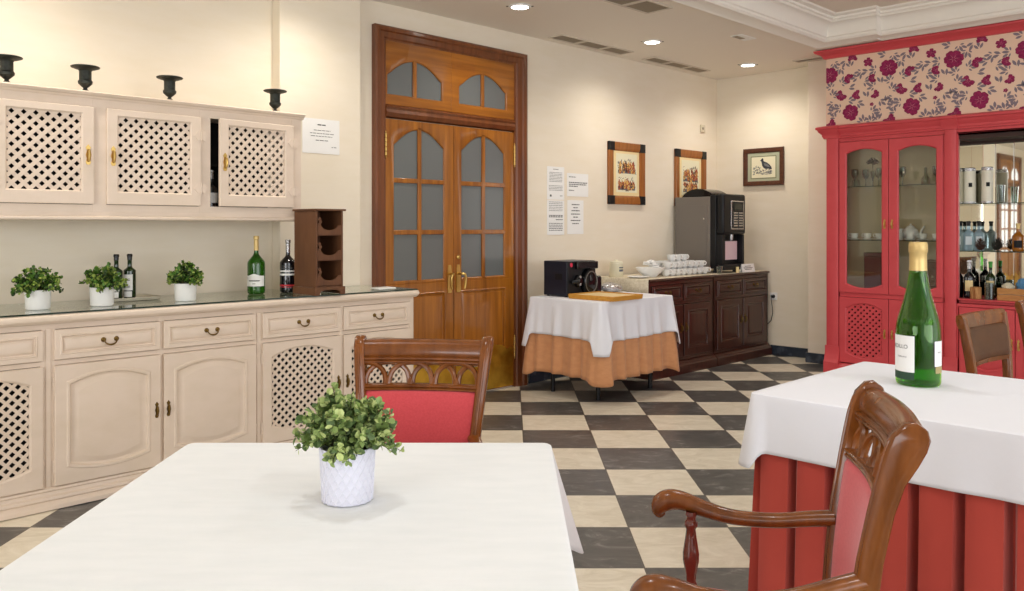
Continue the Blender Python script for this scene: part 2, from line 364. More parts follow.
# ---------------------------------------------------------------- double doors
def double_door(idx, u0, pane_mat):
    W = 1.591; X0, X1 = 0.103, 1.446
    root = bpy.data.objects.new('door_%d' % idx, None); C.objects.link(root); root.location = (u0, 5.06, 0); root['kind'] = 'structure'
    # casing
    bm = B()
    pr = [(0, 0.0), (0, -0.045), (0.012, -0.055), (0.035, -0.055), (0.045, -0.042), (0.082, -0.042), (0.092, -0.03), (0.104, -0.03), (0.104, 0.0)]
    def at(d): return [(d, 0.0), (d, 2.845-d), (W-d*1.39, 2.845-d), (W-d*1.39, 0.0)]
    bridge(bm, [[(a, y, b) for a, b in at(d)] for d, y in pr], close=False)
    obj('door_casing', bm, M_frame, root)
    # transom
    bm = B()
    pr = [(-0.005, 2.17), (-0.035, 2.18), (-0.05, 2.21), (-0.035, 2.235), (-0.045, 2.25), (-0.03, 2.268), (-0.005, 2.27)]
    prism(bm, pr, 'yz', X0, X1); obj('transom_rail', bm, M_frame, root)
    for k, (a, b) in enumerate(((X0, 0.743), (0.743, X1))):
        bm = B(); holed(bm, (a, b, 2.27, 2.745), ((a+0.022, b-0.095, 2.348, 2.615, 0.125, 0) if k == 0 else (a+0.088, b-0.095, 2.348, 2.61, 0.125, 0)), -0.003, -0.028, 0.008, cath=True)
        m = (a+b)/2-0.036 if k == 0 else (a+b)/2-0.004; tr = obj('transom_light', bm, M_wood_h, root)
        bm = B(); box(bm, a+0.014, b-0.08, -0.012, -0.009, 2.33, 2.63); obj('pane', bm, pane_mat, tr)
        bm = B(); box(bm, m-0.022, m+0.012, -0.026, -0.010, 2.34, 2.63); obj('glazing_bar', bm, M_wood, tr, bev=0.004)
    hingez = (0.26, 1.9)
    for k, (a, b) in enumerate(((X0, 0.770), (0.774, X1))):
        # leaf
        lo = thing('door_leaf', None, None); lo.parent = root
        for q in ('label', 'category', 'group'):
            if q in lo: del lo[q]
        gx0, gx1 = (a+0.08, b-0.135) if k == 0 else (a+0.05, b-0.09)
        gx0, gx1 = (0.187, 0.670) if k == 0 else (0.858, 1.332)
        bm = B(); holed(bm, (a, b, 0.93, 2.165), (gx0, gx1, 0.955, 2.10, 0.125, 0), -0.003, -0.024, 0.008, cath=True)
        obj('upper_frame', bm, M_wood, lo)
        bm = B(); box(bm, gx0-0.02, gx1+0.02, -0.010, -0.007, 0.94, 2.12); obj('pane', bm, pane_mat, lo)
        bm = B(); c = (gx0+gx1)/2
        box(bm, c-0.018, c+0.018, -0.024, -0.010, 0.94, 2.12)
        for z in (1.32, 1.71): box(bm, gx0-0.01, gx1+0.01, -0.0225, -0.010, z-0.018, z+0.018)
        obj('glazing_bars', bm, M_wood, lo, bev=0.004)
        bm = B(); raised(bm, (a, b, 0.012, 0.93), (gx0-0.01, gx1+0.01, 0.12, 0.85, 0, 0), -0.003, -0.024, 0.03)
        obj('lower_panel', bm, M_wood, lo)
        # kick plate with an ogee head
        kx0, kx1 = a+0.02, b-0.02; kw = kx1-kx0
        hd = [(kx0, 0.02), (kx1, 0.02), (kx1, 0.335), (kx1-0.03, 0.345), (kx1-0.07, 0.325)]
        n = 12
        for i in range(n+1):
            t = i/n; hd.append((kx1-0.09-(kw-0.18)*t, 0.335+0.075*math.sin(PI*t)**0.7+0.015*math.cos(2*PI*t*2)))
        hd += [(kx0+0.07, 0.325), (kx0+0.03, 0.345), (kx0, 0.335)]
        bm = B(); prism(bm, hd, 'xz', -0.024, -0.030); obj('kick_plate', bm, M_kick, lo, smooth=0)
        # handle
        hx = 0.725 if k == 0 else 0.817
        bm = B(); prism(bm, [(hx-0.018, 0.84), (hx+0.018, 0.84), (hx+0.022, 0.87), (hx+0.018, 1.03), (hx+0.012, 1.06), (hx-0.012, 1.06), (hx-0.018, 1.03), (hx-0.022, 0.87)], 'xz', -0.024, -0.031)
        h = obj('handle_plate', bm, M_brass, lo)
        s = -1 if k == 0 else 1
        bm = B(); tube(bm, [(hx, -0.03, 0.99), (hx, -0.075, 0.99), (hx+s*0.02, -0.085, 0.985), (hx+s*0.03, -0.085, 0.96), (hx+s*0.028, -0.08, 0.90), (hx+s*0.02, -0.08, 0.87)], [0.011, 0.011, 0.011, 0.010, 0.010, 0.008]); obj('handle', bm, M_brass, h)
        if k == 1:
            bm = B(); lathe(bm, [(0.0, -0.003), (0.017, -0.003), (0.017, 0.003), (0.01, 0.008), (0.0, 0.009)], 16, (hx, -0.028, 1.12), M=Matrix.Rotation(PI/2, 3, 'X')); obj('lock_escutcheon', bm, M_brass, lo)
        for z in (0.34, 1.97):
            hxx = a if k == 0 else b
            bm = B()
            for j in range(5): lathe(bm, [(0.003, 0), (0.009, 0.004), (0.009, 0.03), (0.003, 0.034)], 12, (hxx, -0.033, z-0.085+j*0.034))
            lathe(bm, [(0.001, 0), (0.007, 0.008), (0.001, 0.018)], 10, (hxx, -0.033, z+0.085)); lathe(bm, [(0.001, -0.018), (0.007, -0.008), (0.001, 0)], 10, (hxx, -0.033, z-0.085))
            obj('hinge', bm, M_brass, lo)
    return root
double_door(1, 3.577, M_pane)
double_door(2, -4.35, M_day)

# ---------------------------------------------------------------- ceiling fittings
NAMES = {4.462: 'round recessed ceiling spotlight above the wooden double door, nearest of three in view',
         6.156: 'round recessed ceiling spotlight between the two long wall vents, middle of three in view',
         7.725: 'round recessed ceiling spotlight nearest the far corner above the coffee machine'}
first = None
for u, v in ROW:
    lab = NAMES.get(u, 'round recessed ceiling spotlight above the %s end of the cream wall cupboard' % ('left' if u < 2 else 'right'))
    if not first:
        d = thing('recessed_downlight', lab, 'ceiling light', (u, v, ZC), 0, 'recessed spotlights along the soffit')
        bm = B(); lathe(bm, [(0.062, -0.001), (0.085, -0.001), (0.086, -0.006), (0.08, -0.011), (0.066, -0.012), (0.062, -0.006)], 32, caps=False); obj('bezel', bm, M_white, d)
        bm = B(); lathe(bm, [(0.0, -0.004), (0.064, -0.004), (0.064, -0.009), (0.0, -0.009)], 32, caps=False); obj('lens', bm, M_lamp, d)
        for sx in (-1, 1):
            bm = B(); box(bm, sx*0.095-0.008, sx*0.095+0.008, -0.006, 0.006, -0.004, -0.0005); obj('clip', bm, M_black, d, rot=ROT)
        first = d
    else: dup(first, (u, v, ZC), 0, lab)
def vent(loc, length, depth, panels, label, rz=0):
    t = thing('ceiling_vent', label, 'air vent', loc, rz, 'air vents in the soffit')
    pw = length/panels
    for k in range(panels):
        x0 = k*pw
        bm = B(); holed_flat(bm, x0+0.004, x0+pw-0.004, 0, depth, 0.016, -0.010, -0.001); f = obj('frame', bm, M_ventf, t, smooth=0)
        bm = B()
        nS = max(5, int((depth-0.03)/0.016))
        for i in range(nS):
            y = 0.018+(depth-0.036)*(i+0.5)/nS
            box(bm, x0+0.018, x0+pw-0.018, y-0.0065, y+0.0045, -0.006, -0.003)
        box(bm, x0+0.015, x0+pw-0.015, 0.012, depth-0.012, -0.002, -0.001)
        obj('slats', bm, M_vent, f, smooth=0)
    return t
def holed_flat(bm, x0, x1, y0, y1, g, za, zb):
    O = [(x0, y0), (x1, y0), (x1, y1), (x0, y1)]; I = [(x0+g, y0+g), (x1-g, y0+g), (x1-g, y1-g), (x0+g, y1-g)]
    bridge(bm, [[(a, b, zb) for a, b in O], [(a, b, za) for a, b in O], [(a, b, za) for a, b in I], [(a, b, zb) for a, b in I], [(a, b, zb) for a, b in O]])
vent((5.36, 4.79, ZC), 1.03, 0.17, 3, 'long slatted three-panel ceiling vent just right of the wooden double door')
vent((6.71, 4.79, ZC), 1.01, 0.16, 3, 'long slatted ceiling vent beside the far corner above the framed prints')
vent((4.32, 3.62, ZC), 0.99, 0.24, 3, 'broad slatted ceiling vent beside the raised ceiling edge at top of the photo')
vent((7.96, 3.50, ZC), 0.44, 0.12, 1, 'short slatted ceiling vent next to the coral hutch cornice', PI/2)
t = thing('emergency_light', 'small flat white emergency light on the ceiling, right of middle spotlight', 'emergency light', (6.46, 3.70, ZC))
bm = B(); box(bm, 0, 0.24, 0, 0.115, -0.007, -0.0005); obj('housing', bm, M_white, t, bev=0.002)
bm = B(); box(bm, 0.01, 0.15, 0.055, 0.105, -0.0085, -0.0065); obj('lamp_strip', bm, M_vent, t, smooth=0)

# ---------------------------------------------------------------- cream sideboard (lower cupboards)
FW = 4.43
sb = thing('cream_dresser', 'long cream painted fitted sideboard with drawers and lattice doors along the left wall', 'sideboard', (0, FW, 0))
mods = [(0.13, 0.67, 'lat', 1), (0.70, 1.222, 'lat', -1), (1.271, 1.781, 'solid', 1), (1.798, 2.324, 'solid', -1), (2.367, 2.894, 'lat', 1), (2.915, 3.432, 'lat', -1)]
DEP = 0.59
bm = B()
box(bm, 0.09, 3.465, 0.004, DEP, 0.085, 0.10)          # bottom
box(bm, 0.09, 0.11, 0.004, DEP, 0.10, 0.90); box(bm, 3.445, 3.465, 0.004, 0.515, 0.085, 0.90)
box(bm, 0.09, 3.465, 0.004, 0.02, 0.865, 0.90); box(bm, 0.09, 3.465, 0.004, 0.02, 0.690, 0.712); box(bm, 0.09, 3.465, 0.004, 0.02, 0.085, 0.102)
edges = [(0.09, 0.13)] + [(a[1], b[0]) for a, b in zip(mods, mods[1:])] + [(3.432, 3.465)]
for a, b in edges: box(bm, a-0.006, b+0.006, 0.003, 0.02, 0.085, 0.90)
obj('carcass', bm, M_cream, sb, smooth=0)
bm = B()
box(bm, 0.115, 3.44, 0.25, 0.26, 0.11, 0.88); obj('shade_panel', bm, M_void, sb, smooth=0)  # dark panel painting the shade behind the lattice
# beads on stiles
bm = B()
for a, b in edges:
    c = (a+b)/2; w_ = min(0.012, (b-a)/2-0.002)
    if b-a > 0.02: box(bm, c-w_, c+w_, -0.003, 0.006, 0.10, 0.87)
obj('stile_bead', bm, M_cream, sb, bev=0.003)
# worktop
bm = B()
def nose(xa, ya, zt, zb, r): return [(xa, ya)]
y0 = 4.39-FW
pr = [(0.50, 0.902), (y0+0.03, 0.902), (y0+0.015, 0.893), (y0+0.008, 0.900), (y0-0.003, 0.908), (y0-0.006, 0.921), (y0-0.002, 0.934), (y0+0.010, 0.9405), (0.50, 0.9405)]
prism(bm, [(p[0], p[1]) for p in pr], 'yz', 0.06, 2.775)
prism(bm, [(p[0], p[1]) for p in pr], 'yz', 2.775, 3.475)
box(bm, 0.06, 2.772, 0.50, 0.625, 0.902, 0.9405)
box(bm, 3.41, 3.475, 0.50, 0.625, 0.902, 0.9405)
lathe(bm, [(0.001, 0.902), (0.012, 0.905), (0.0195, 0.921), (0.012, 0.936), (0.001, 0.9405)], 16, (3.475, y0+0.013, 0))
box(bm, 3.47, 3.493, y0+0.012, 0.625, 0.904, 0.938)
obj('worktop', bm, M_cream, sb, bev=0.004)
# plinth moulding
bm = B()
pr = [(0.0, 0.104), (-0.012, 0.099), (-0.015, 0.090), (-0.007, 0.083), (-0.012, 0.068), (-0.025, 0.062), (-0.028, 0.050), (-0.020, 0.042), (-0.030, 0.034), (-0.040, 0.024), (-0.042, 0.004), (-0.03, 0.0), (0.02, 0.0), (0.02, 0.100)]
prism(bm, pr, 'yz', 0.08, 3.475); obj('plinth', bm, M_cream, sb, smooth=30)
def bail_pull(parent, x, y, z, m, wd=0.052):
    bm = B()
    for s in (-1, 1): lathe(bm, [(0.0, -0.002), (0.013, -0.001), (0.012, 0.004), (0.006, 0.007), (0.005, 0.014), (0.0, 0.016)], 12, (x+s*wd/2, y, z), M=Matrix.Rotation(PI/2, 3, 'X'))
    pts = [(x+wd/2*math.cos(t), y-0.014-0.006*math.sin(t), z-0.026*math.sin(t)) for t in [i*PI/10 for i in range(11)]]
    tube(bm, pts, [0.003, 0.0032, 0.0036, 0.004, 0.0045, 0.0048, 0.0045, 0.004, 0.0036, 0.0032, 0.003], 8)
    return obj('pull', bm, m, parent)
def drop_handle(parent, x, y, z, m, s=1.0):
    bm = B()
    prism(bm, [(x-0.006*s, z-0.04*s), (x+0.006*s, z-0.04*s), (x+0.010*s, z-0.03*s), (x+0.005*s, z-0.015*s), (x+0.010*s, z), (x+0.005*s, z+0.018*s), (x+0.010*s, z+0.032*s), (x, z+0.045*s), (x-0.010*s, z+0.032*s), (x-0.005*s, z+0.018*s), (x-0.010*s, z), (x-0.005*s, z-0.015*s), (x-0.010*s, z-0.03*s)], 'xz', y, y-0.003)
    tube(bm, [(x, y-0.003, z+0.022*s), (x, y-0.016*s, z+0.018*s), (x, y-0.018*s, z), (x, y-0.014*s, z-0.022*s), (x, y-0.004, z-0.026*s)], [0.004*s, 0.005*s, 0.007*s, 0.005*s, 0.004*s], 8)
    return obj('handle', bm, m, parent)
def butt_hinge(parent, x, z, m, y=-0.004):
    bm = B()
    for j in range(3): lathe(bm, [(0.001, 0), (0.005, 0.002), (0.005, 0.020), (0.001, 0.022)], 10, (x, y, z-0.033+j*0.022))
    return obj('hinge', bm, m, parent)
for i, (a, b, kind, hs) in enumerate(mods):
    bm = B(); raised(bm, (a, b, 0.716, 0.8625), (a+0.028, b-0.028, 0.742, 0.834, 0, 0), 0.018, -0.014, 0.022)
    dr = obj('drawer', bm, M_cream, sb, smooth=30)
    bail_pull(dr, (a+b)/2+0.0, -0.014, 0.795, M_brassold, 0.062)
    d0, d1 = 0.106, 0.688
    if kind == 'solid':
        bm = B(); raised(bm, (a, b, d0, d1), (a+0.056, b-0.058, d0+0.055, d1-0.042, 0.042, 0.032), 0.018, -0.018, 0.048)
        dr = obj('door', bm, M_cream, sb, smooth=30)
    else:
        bm = B(); holed(bm, (a, b, d0, d1), (a+0.060, b-0.060, d0+0.062, d1-0.042, 0.045, 0.040), 0.004, -0.016, 0.008)
        dr = obj('door', bm, M_cream, sb, smooth=30)
        bm = B(); lattice(bm, a+0.053, b-0.053, d0+0.055, d1-0.036, -0.006, 0.0485, 0.0152, 0.004); obj('lattice', bm, M_cream, dr, smooth=0)
    hx = b-0.022 if hs == 1 else a+0.022
    drop_handle(dr, hx, -0.016, 0.40, M_brassold)
    for z in (0.20, 0.60): butt_hinge(dr, a-0.002 if hs == 1 else b+0.002, z, M_cream)
gl = thing('glass_sheet', 'thin glass sheet covering the cream sideboard top', 'glass sheet', (0, 0, 0))
bm = B(); box(bm, 0.06, 2.770, 4.40, 5.05, 0.9415, 0.9485); box(bm, 2.770, 3.472, 4.40, 4.95, 0.9415, 0.9485); obj('pane', bm, M_sheet, gl, smooth=0)
bm = B(); box(bm, 0.06, 3.475, 4.394, 4.3998, 0.9415, 0.9488); obj('polished_edge', bm, M_edge, gl, smooth=0)

# ---------------------------------------------------------------- cream wall cupboards
UW = 4.66
wc = thing('wall_cupboard', 'cream painted wall cupboard with three lattice doors above the sideboard', 'wall cupboard', (0, UW, 0))
um = [(0.42, 0.99, 1), (1.064, 1.525, 1), (1.59, 2.101, -1), (2.163, 2.693, 0)]
bm = B()
ue = [(0.36, 0.42), (0.99, 1.064), (1.525, 1.59), (2.101, 2.163), (2.693, 2.755)]
for a, b in ue: box(bm, a-0.002, b+0.002, 0, 0.02, 1.42, 2.03)
box(bm, 0.36, 2.755, 0.001, 0.02, 1.99, 2.035); box(bm, 0.36, 2.755, 0.001, 0.02, 1.42, 1.478)
box(bm, 0.36, 0.38, 0.02, 0.398, 1.42, 2.03); box(bm, 2.737, 2.755, 0.02, 0.29, 1.42, 2.03)
box(bm, 0.36, 2.755, 0.02, 0.398, 1.42, 1.44); box(bm, 0.36, 2.755, 0.02, 0.398, 2.015, 2.033)
obj('carcass', bm, M_cream, wc, smooth=0)
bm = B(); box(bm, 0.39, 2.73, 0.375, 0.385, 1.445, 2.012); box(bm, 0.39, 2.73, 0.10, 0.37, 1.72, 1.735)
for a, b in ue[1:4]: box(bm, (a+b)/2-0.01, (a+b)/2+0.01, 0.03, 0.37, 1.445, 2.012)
obj('shade_panel', bm, M_void, wc, smooth=0)  # back, shelf and dividers coloured as the inner shade
bm = B(); prism(bm, [(0.39, 2.034), (-0.005, 2.034), (-0.012, 2.046), (-0.022, 2.050), (-0.03, 2.062), (-0.022, 2.07), (0.39, 2.07)], 'yz', 0.36, 2.772); obj('cornice', bm, M_cream, wc, smooth=30)
bm = B(); prism(bm, [(0.28, 1.395), (-0.004, 1.395), (-0.014, 1.402), (-0.014, 1.412), (-0.004, 1.420), (0.0, 1.440), (0.28, 1.440)], 'yz', 0.36, 2.765); obj('base_moulding', bm, M_cream, wc, smooth=30)
for a, b, hs in um:
    z0, z1 = 1.480, 1.988
    if hs == 0: ox, a2, b2 = 2.693, -0.497, 0.0
    else: ox, a2, b2 = 0.0, a, b
    bm = B(); holed(bm, (a2, b2, z0, z1), (a2+0.058, b2-0.062, z0+0.07, z1-0.04, 0, 0), -0.001, -0.020, 0.007)
    dr = obj('door', bm, M_cream, wc, smooth=30)
    bm = B(); lattice(bm, a2+0.05, b2-0.054, z0+0.063, z1-0.033, -0.009, 0.0545, 0.0195, 0.0035); obj('lattice', bm, M_cream, dr, smooth=0)
    drop_handle(dr, b2-0.03 if hs == 1 else a2+0.03, -0.020, 1.735, M_brass, 1.25)
    for z in (1.58, 1.88):
        bm = B(); x = a2 if hs == 1 else b2
        for s in (-1, 1):
            prism(bm, [(x+s*0.004, z-0.02), (x+s*0.02, z-0.03), (x+s*0.03, z-0.012), (x+s*0.045, z), (x+s*0.03, z+0.012), (x+s*0.02, z+0.03), (x+s*0.004, z+0.02)], 'xz', -0.020, -0.023)
        tube(bm, [(x, -0.024, z-0.03), (x, -0.024, z+0.03)], 0.004, 8)
        obj('hinge', bm, M_cream, dr)
    if hs == 0: dr.location = (ox, -0.001, 0); dr.rotation_euler = (0, 0, math.radians(4.0))

def bottle(name, label, loc, R, H, shoulder, neck_r, glass, foil=None, foil_h=0.2, lab=None, rz=0, solid=0):
    t = thing(name, label, 'bottle', loc, rz)
    pr = [(0.0, 0.004), (R*0.82, 0.0), (R*0.97, 0.006), (R, 0.02)]
    pr += [(R, H*shoulder*0.93)]
    n = 9
    nz = H*0.72
    for i in range(1, n+1):
        s = i/n; k = (1+math.cos(PI*s))/2
        pr.append((neck_r + (R-neck_r)*k, H*shoulder*0.93+(nz-H*shoulder*0.93)*s))
    pr += [(neck_r*0.95, H*0.94), (neck_r*1.15, H*0.95), (neck_r*1.15, H*0.985), (neck_r*0.9, H), (0.0, H)]
    bm = B(); lathe(bm, pr, 36, caps=False); o = obj('glass', bm, glass, t, smooth=50, solid=solid)
    if foil:
        z0 = H*(1-foil_h); e = 1.06
        bm = B(); lathe(bm, [(neck_r*1.02*e, z0), (neck_r*1.0*e, H*0.935), (neck_r*1.2*e, H*0.945), (neck_r*1.2*e, H*0.985), (neck_r*1.0*e, H*1.004), (0, H*1.005)], 28, caps=False); obj('foil_cap', bm, foil, t)
    return t
def wrap_label(parent, R, z0, z1, a0, a1, m, name='label', top=None, n=24):
    bm = B(); lo, hi = [], []
    for i in range(n+1):
        t = i/n; a = a0+(a1-a0)*t
        zt = z1 + (top(t) if top else 0)
        lo.append((R*math.cos(a), R*math.sin(a), z0)); hi.append((R*math.cos(a), R*math.sin(a), zt))
    bridge(bm, [lo, hi], close=False)
    return obj(name, bm, m, parent, flip=False)
# the bottle glimpsed in the ajar cupboard
t = bottle('stored_bottle', 'dark bottle standing inside the ajar right cupboard behind the lattice door', (2.215, UW+0.10, 1.442), 0.037, 0.255, 0.62, 0.014, M_dkbottle, M_silver)
wrap_label(t, 0.0375, 0.06, 0.12, PI*1.1, PI*1.9, M_paper)

# ---------------------------------------------------------------- urns on the cupboard
ULAB = ['dark iron urn on the cupboard top, leftmost and cut by the photo edge', 'dark iron urn on the cupboard top above the left lattice door',
        'dark iron urn on the cupboard top above the middle lattice door', 'dark iron urn on the right end of the cupboard top']
for i, (u, s, ns) in enumerate([(1.135, 1.0, 1), (1.50, 1.0, 1), (1.945, 1.0, 1), (2.60, 1.0, 1)]):
    if i == 0:
        un = thing('urn', ULAB[0], 'urn', (u, 4.70, 2.07), 0, 'small iron urns on top of the cupboard')
        bm = B(); lathe(bm, [(0.0, 0.0), (0.016, 0.0), (0.018, 0.008), (0.010, 0.016), (0.010, 0.022), (0.018, 0.028), (0.034, 0.044), (0.036, 0.056), (0.030, 0.064), (0.030, 0.110), (0.036, 0.118), (0.036, 0.122), (0.026, 0.122), (0.024, 0.08), (0.0, 0.075)], 28, caps=False); obj('bowl', bm, M_urn, un, smooth=30)
        bm = B(); lathe(bm, [(0.030, 0.116), (0.050, 0.121), (0.069, 0.128), (0.071, 0.133), (0.066, 0.136), (0.048, 0.130), (0.029, 0.124)], 32, caps=False); obj('rim', bm, M_urn, un)
        un0 = un
    else: dup(un0, (u, 4.70, 2.07), 0, ULAB[i])

# ---------------------------------------------------------------- potted plants
def foliage_mesh(R, H, stems, per, leaf, seed, low=0.1, squash=1.0, top_flat=0):
    rnd = random.Random(seed); bm = B()
    for s in range(stems):
        az = rnd.uniform(0, 2*PI); el = math.asin(min(1, rnd.uniform(low, 1.0)))
        L_ = rnd.uniform(0.72, 1.0)
        end = Vector((math.cos(az)*math.cos(el)*R*L_, math.sin(az)*math.cos(el)*R*L_, math.sin(el)*H*L_ + rnd.uniform(-.05, .05)*H))
        base = Vector((math.cos(az)*R*0.12, math.sin(az)*R*0.12, -0.01))
        pts = []
        for i in range(6):
            t = i/5; p = base.lerp(end, t); p.z += 0.16*H*math.sin(PI*t); pts.append(p)
        tube(bm, pts, [0.0014, 0.0013, 0.0012, 0.001, 0.0008, 0.0006], 4, mi=3)
        for j in range(per):
            t = 0.25+0.75*(j+rnd.random()*0.5)/per; t = min(t, 1)
            k = min(4, int(t*5)); p = pts[k].lerp(pts[k+1], t*5-k)
            for q in (0, 1):
                d = (pts[k+1]-pts[k]).normalized()
                side = d.cross(Vector((rnd.uniform(-1, 1), rnd.uniform(-1, 1), rnd.uniform(-1, 1)))).normalized()*(1 if q else -1)
                dr = (side*0.9 + d*rnd.uniform(0.2, 0.9) + Vector((0, 0, rnd.uniform(-.1, .5)))).normalized()
                nn = dr.cross(Vector((rnd.uniform(-1, 1), rnd.uniform(-1, 1), rnd.uniform(-.3, 1)))).normalized()
                up = nn.cross(dr).normalized()
                l = leaf*rnd.uniform(0.65, 1.15); wv = l*rnd.uniform(0.34, 0.46)
                o = p
                pt = [o, o+dr*l*0.3+nn*wv*0.8+up*l*0.06, o+dr*l*0.65+nn*wv+up*l*0.08, o+dr*l*0.92+nn*wv*0.5, o+dr*l-up*l*0.05, o+dr*l*0.92-nn*wv*0.5, o+dr*l*0.65-nn*wv+up*l*0.08, o+dr*l*0.3-nn*wv*0.8+up*l*0.06]
                mid = [o+dr*l*0.35-up*l*0.03, o+dr*l*0.68-up*l*0.03]
                V = [bm.verts.new(x) for x in pt]; Mv = [bm.verts.new(x) for x in mid]
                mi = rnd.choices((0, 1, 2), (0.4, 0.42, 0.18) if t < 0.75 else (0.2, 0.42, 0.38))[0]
                for f in ((V[0], V[1], Mv[0]), (V[1], V[2], Mv[1], Mv[0]), (V[2], V[3], V[4], Mv[1]), (Mv[1], V[4], V[5], V[6]), (Mv[0], Mv[1], V[6], V[7]), (V[0], Mv[0], V[7])):
                    bm.faces.new(f).material_index = mi
    return bm
# plant on the front table
pc = cw(-0.357, 1.835, 0.7615)
pl = thing('potted_plant', 'bushy green plant in a faceted white pot on the front white table', 'potted plant', pc, ROT)
bm = B(); n = 20; rows = []; RZ = [0.0605, 0.0612, 0.0618, 0.0622, 0.0626, 0.063, 0.0632]
zs = [0.0, 0.004] + [0.012 + 0.0165*i for i in range(7)] + [0.118]
loops = []
rows_n = 9
verts = []
for j in range(rows_n):
    z = 0.002 + j*0.0145; r0 = 0.0545 + 0.0055*j/(rows_n-1)
    verts.append([bm.verts.new(((r0)*math.cos(2*PI*(k+0.5*(j % 2))/n), (r0)*math.sin(2*PI*(k+0.5*(j % 2))/n), z)) for k in range(n)])
for j in range(rows_n-1):
    for k in range(n):
        a, b = verts[j], verts[j+1]
        k1 = (k+1) % n
        # raised centre of each lozenge edge
        if j % 2 == 0: tri = [(a[k], a[k1], b[k]), (a[k1], b[k1], b[k])]
        else: tri = [(a[k], a[k1], b[k1]), (a[k], b[k1], b[k])]
        for f in tri: bm.faces.new(f)
bm.faces.new(verts[0][::-1])
top = verts[-1]
inn = [bm.verts.new((v.co.x*0.93, v.co.y*0.93, v.co.z)) for v in top]; deep = [bm.verts.new((v.co.x*0.9, v.co.y*0.9, v.co.z-0.018)) for v in top]
for k in range(n):
    k1 = (k+1) % n; bm.faces.new((top[k], top[k1], inn[k1], inn[k])); bm.faces.new((inn[k], inn[k1], deep[k1], deep[k]))
bmesh.ops.recalc_face_normals(bm, faces=bm.faces)
ed = [e for e in bm.edges if e.calc_length() > 0.008]
M_pot = mat('faceted_pot_glaze', (214, 214, 226), 0.4)
# thin raised ribs along the lozenge net
rib = []
for j in range(rows_n-1):
    for k in range(n):
        a, b = verts[j], verts[j+1]; k1 = (k+1) % n
        if j % 2 == 0: rib += [(a[k].co.copy(), b[k].co.copy()), (a[k1].co.copy(), b[k].co.copy())]
        else: rib += [(a[k].co.copy(), b[k].co.copy()), (a[k].co.copy(), b[k1].co.copy())]
for p, q in rib: tube(bm, [p, q], 0.0017, 5, cap=False)
obj('pot', bm, M_pot, pl, smooth=0, flip=False)
bm = B(); lathe(bm, [(0.0, 0.105), (0.055, 0.103), (0.0555, 0.100), (0.0, 0.098)], 20, caps=False); obj('soil', bm, mat('soil', (60, 50, 34), 0.95), pl)
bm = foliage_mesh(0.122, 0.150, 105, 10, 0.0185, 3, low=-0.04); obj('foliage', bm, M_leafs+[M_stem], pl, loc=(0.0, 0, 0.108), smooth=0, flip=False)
PLAB = ['small leafy plant in a white pot on the sideboard, leftmost of three', 'small leafy plant in a white pot beside the oil bottles on the sideboard', 'small leafy plant in a white pot, standing alone right of the oil tray']
for i, (u, v) in enumerate([(1.256, 4.63), (1.55, 4.60), (1.988, 4.59)]):
    t = thing('potted_plant', PLAB[i], 'potted plant', (u, v, 0.9495), 0, 'small potted plants on the sideboard')
    bm = B(); lathe(bm, [(0.0, 0.0), (0.052, 0.0), (0.056, 0.005), (0.0595, 0.092), (0.0605, 0.097), (0.057, 0.0975), (0.054, 0.08), (0.0, 0.08)], 36, caps=False); obj('pot', bm, M_white, t, smooth=40)
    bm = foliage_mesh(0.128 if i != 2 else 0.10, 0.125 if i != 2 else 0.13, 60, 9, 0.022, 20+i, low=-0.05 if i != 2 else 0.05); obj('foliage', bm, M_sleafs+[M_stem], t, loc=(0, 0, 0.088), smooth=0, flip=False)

# ---------------------------------------------------------------- things on the sideboard
t = thing('serving_tray', 'low rectangular pale tray under the oil bottles on the sideboard', 'tray', (0, 0, 0.9495))
bm = B(); x0, x1, y0_, y1_ = 1.63, 1.93, 4.76, 5.01
bridge(bm, [[(a, b, z) for a, b in ((x0+g, y0_+g), (x1-g, y0_+g), (x1-g, y1_-g), (x0+g, y1_-g))] for g, z in ((0.012, 0), (0.0, 0.018), (0.004, 0.019), (0.018, 0.006))], True, True, True)
obj('dish', bm, mat('pale_tray', (214, 206, 186), 0.3), t, bev=0.002)
def oil(u, v, label):
    t = bottle('oil_bottle', label, (u, v, 0.9565), 0.033, 0.25, 0.66, 0.012, M_dkgreen, M_blackg, 0.13, rz=-0.75)
    t['category'] = 'bottle'
    wrap_label(t, 0.0336, 0.045, 0.135, PI*1.22, PI*1.78, M_paper)
    wrap_label(t, 0.0338, 0.008, 0.040, PI*1.30, PI*1.74, M_paper, 'lower_label')
    for z in (0.062, 0.068, 0.100, 0.108): wrap_label(t, 0.0339, z, z+0.003, PI*1.38, PI*1.64, M_inkd, 'print')
    return t
oil(1.72, 4.88, 'square oil bottle with black cap half hidden behind the middle potted plant')
oil(1.80, 4.90, 'dark green oil bottle with white label standing clear on the pale tray')
t = bottle('green_wine_bottle', 'large green wine bottle with gold neck and white label on the sideboard', (2.505, 4.76, 0.9495), 0.053, 0.355, 0.56, 0.0135, M_gwine, M_gold, 0.25, rz=-0.75)
def ogee(t_): return 0.012*math.exp(-((t_-0.5)/0.18)**2)
wrap_label(t, 0.0535, 0.048, 0.112, PI*1.08, PI*1.92, M_paper, top=ogee)
for z, a in ((0.082, 0.22), (0.078, 0.20), (0.062, 0.06)): wrap_label(t, 0.0538, z, z+0.0035, PI*(1.5-a), PI*(1.5+a), M_ink, 'print')
t = bottle('black_wine_bottle', 'black wine bottle with white print and red stripe beside the wine rack', (2.70, 4.72, 0.9495), 0.050, 0.33, 0.60, 0.0135, M_dkbottle, M_silver, 0.24, rz=-0.75)
